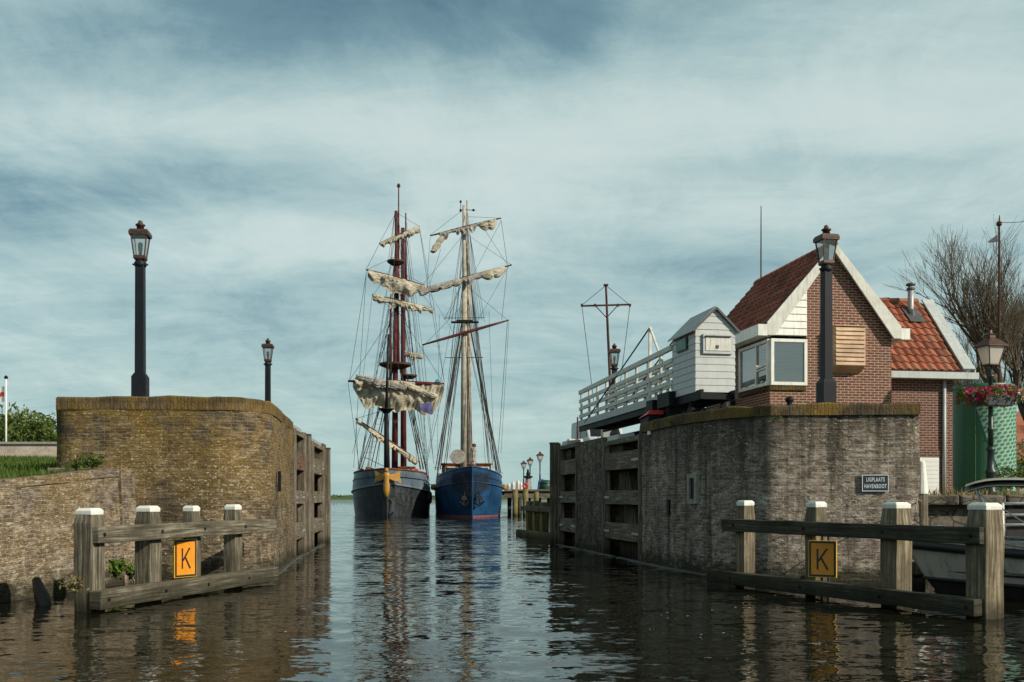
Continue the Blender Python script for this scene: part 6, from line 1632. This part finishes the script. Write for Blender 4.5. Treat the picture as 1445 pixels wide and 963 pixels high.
# distant house and stone arch at the right edge
Yh = 70; t = thing('distant_house', 'distant house with red roof at the far right edge', 'house', (PX(1448,Yh),Yh,1.6))
x0, x1 = PX(1429,Yh), PX(1490,Yh); xm = (x0+x1)/2; ez, rz_ = PZ(655,Yh), PZ(585,Yh)
mb = MB(); mb.slab([V(x0,Yh,1.5),V(x1,Yh,1.5),V(x1,Yh,ez),V(x0,Yh,ez)], V(0,8,0)); mb.build('wall', M['annex_brick'], t)
mb = MB(); mb.slab([V(x0-.3,Yh-.4,ez),V(x1,Yh-.4,ez),V(x1,Yh+4,rz_+.4),V(x0+.5,Yh+4,rz_+.4)], V(0,0,.15)); mb.build('roof', M['tile_orange'], t)
mb = MB(); mb.slab([V(x0-.4,Yh-.45,ez-.1),V(x0-.1,Yh-.45,ez-.1),V(x0+.65,Yh+4,rz_+.5),V(x0+.35,Yh+4,rz_+.5)], V(0,0,.2)); mb.build('bargeboard', M['white'], t)
Yg = 58; t = thing('garden_shed', 'small grey gabled shed in front of the distant red roof', 'shed', (PX(1442,Yg),Yg,1.6))
xa = PX(1441,Yg); mb = MB(); mb.slab([V(xa-1.0,Yg,1.4),V(xa+1.2,Yg,1.4),V(xa+1.2,Yg,2.6),V(xa+.1,Yg,3.3),V(xa-1.0,Yg,2.6)], V(0,2,0)); mb.build('wall', M['stone'], t)
mb = MB(); mb.slab([V(xa-1.25,Yg-.1,2.5),V(xa+.1,Yg-.1,3.42),V(xa+.1,Yg-.1,3.3),V(xa-1.2,Yg-.1,2.35)], V(0,2.2,0)); mb.slab([V(xa+1.45,Yg-.1,2.5),V(xa+.1,Yg-.1,3.42),V(xa+.1,Yg-.1,3.3),V(xa+1.4,Yg-.1,2.35)], V(0,2.2,0)); mb.build('roof', M['zinc'], t)
leafy('garden_shrub', 'green shrub beside the distant grey shed', (PX(1436,50),50,1.6), 1.9, 1.8, 700, 31)
leafy('garden_shrub', 'low green shrub at the foot of the green tank', (PX(1424,29),29,1.6), .9, .9, 500, 33, 'leaf', .06)
leafy('garden_shrub', 'small shrub right of the street lamp base', (PX(1418,27),27,1.6), .55, .8, 350, 34, 'leaf', .05)
# bushes closing off the back on the right
for px, Yt, h, w, lab, sd_ in ((1335,64,4.0,5,'dark green bush far behind the green tank',41),(1475,62,3.6,5,'dark green bush behind the right street lamp',42)):
    leafy('garden_shrub', lab, (PX(px,Yt),Yt,1.6), h, w, 1800, sd_)
# weeds rooted in the walls
def weed(label, c, k, seed, n=70, tall=1.0, m='leaf_bright'):
    rnd = random.Random(seed); c = Vector(c); t = thing('wall_weed', label, 'plant', c); s = MB(); f = MB()
    for q in range(n):
        d = V(rnd.uniform(-1,1), rnd.uniform(-1,1)*.6, rnd.uniform(.1,1.2)*tall); L_ = k*rnd.uniform(.5,1.1); e = c + d.normalized()*L_
        if q % 6 == 0: s.tube([c, c.lerp(e,.5)+V(0,0,k*.06), e], [.004,.003,.002], 3, cap=False)
        l = k*.16*rnd.uniform(.6,1.2); d1 = V(rnd.uniform(-1,1),rnd.uniform(-1,1),rnd.uniform(-1,1)).normalized()*l; d2 = d1.cross(V(rnd.uniform(-1,1),rnd.uniform(-1,1),1)).normalized()*l*.45
        p = c.lerp(e, rnd.uniform(.3,1)); f.face([p-d1,p+d2,p+d1,p-d2])
    s.build('stem', M[m], t, fix=False); f.build('leaves', M[m], t, fix=False)
weed('bright green fern low on the wing wall, left one of the pair behind the fence', (-7.1,17.9,PZ(812,17.8)), .34, 1, 150, 1.4)
weed('bright green weed low in the corner of the abutment, right one of the pair', (-6.95,18.3,PZ(812,18.3)), .3, 2, 120, 1.1)
weed('yellowish weed growing on the lower rail at the nearest left fence post', (-6.02,13.72,.28), .3, 3, 60, 1.2, 'dry_grass')
weed('dark green weed on top of the wing wall end against the abutment', (PX(130,18.4),18.4,2.12), .32, 4, 160, 1.0, 'leaf')
weed('pale weed on top of the wing wall left of the dark weed', (PX(108,18.0),18.0,2.08), .26, 5, 120, 1.1, 'grass')
weed('tuft of grass hanging from the right coping above the dark wall', (3.55,21.6,3.12), .22, 6, 70, .6, 'grass')
weed('small tuft under the right coping near the lantern post', (on_right(1093)[0].x,18.75,3.05), .14, 7, 50, .5, 'grass')
weed('small dry weed on the lock wall between hut wheel and house', (PX(1020,22.5),22.5,RZ-.05), .32, 8, 100, 1.0, 'dry_grass')
weed('yellow lichen moss tuft hanging under the left part of the right coping', (3.42,22.6,3.1), .25, 9, 80, .5, 'dry_grass')
# dark drifting timber against the wing wall
c = P(55,846,14.6); t = thing('drift_timber', 'dark round timber leaning out of the water by the wing wall', 'timber', (c.x,c.y,0))
mb = MB(); mb.tube([V(c.x+.16,c.y-.1,-.15),V(c.x+.02,c.y+.05,.10),V(c.x-.14,c.y+.2,.36)], [.10,.11,.06], 10); mb.build('log', M['rubber'], t, smooth=True)
# white lapping foam is left to the water; a stone toe along the right wall
mb = MB(); coping(mb, [(R_(33),33.0),(R_(24.0),24.0)] + right_curve[:9], -.5, .02, 1, out=.12, depth=.02, uoff=3); o = mb.build('stone_toe', M['toe'], rt)
mb = MB(); coping(mb, left_curve[4:] + [(L_(25.1),25.1),(L_(33),33)], -.5, .02, 1, out=.12, depth=.02, uoff=3); o = mb.build('stone_toe', M['toe'], lt)

rnd = random.Random(77); mb = MB()
for k in range(46):
    px = rnd.gauss(1190, 70) if k < 34 else rnd.uniform(560, 1000); py = rnd.uniform(835, 905) if k < 34 else rnd.uniform(800, 940)
    Y = F*CAM_H/(py-HY); c = V(PX(px-160, Y), Y, .006); r_ = rnd.uniform(.006,.016)
    mb.face([c + V(math.cos(q*1.047)*r_*rnd.uniform(.6,1.3), math.sin(q*1.047)*r_, 0) for q in range(6)])
o = mb.build('floating_flecks', M['cap_white'], fix=False); tag(o, 'pale seed fluff and flecks floating on the dark water', kind='stuff')
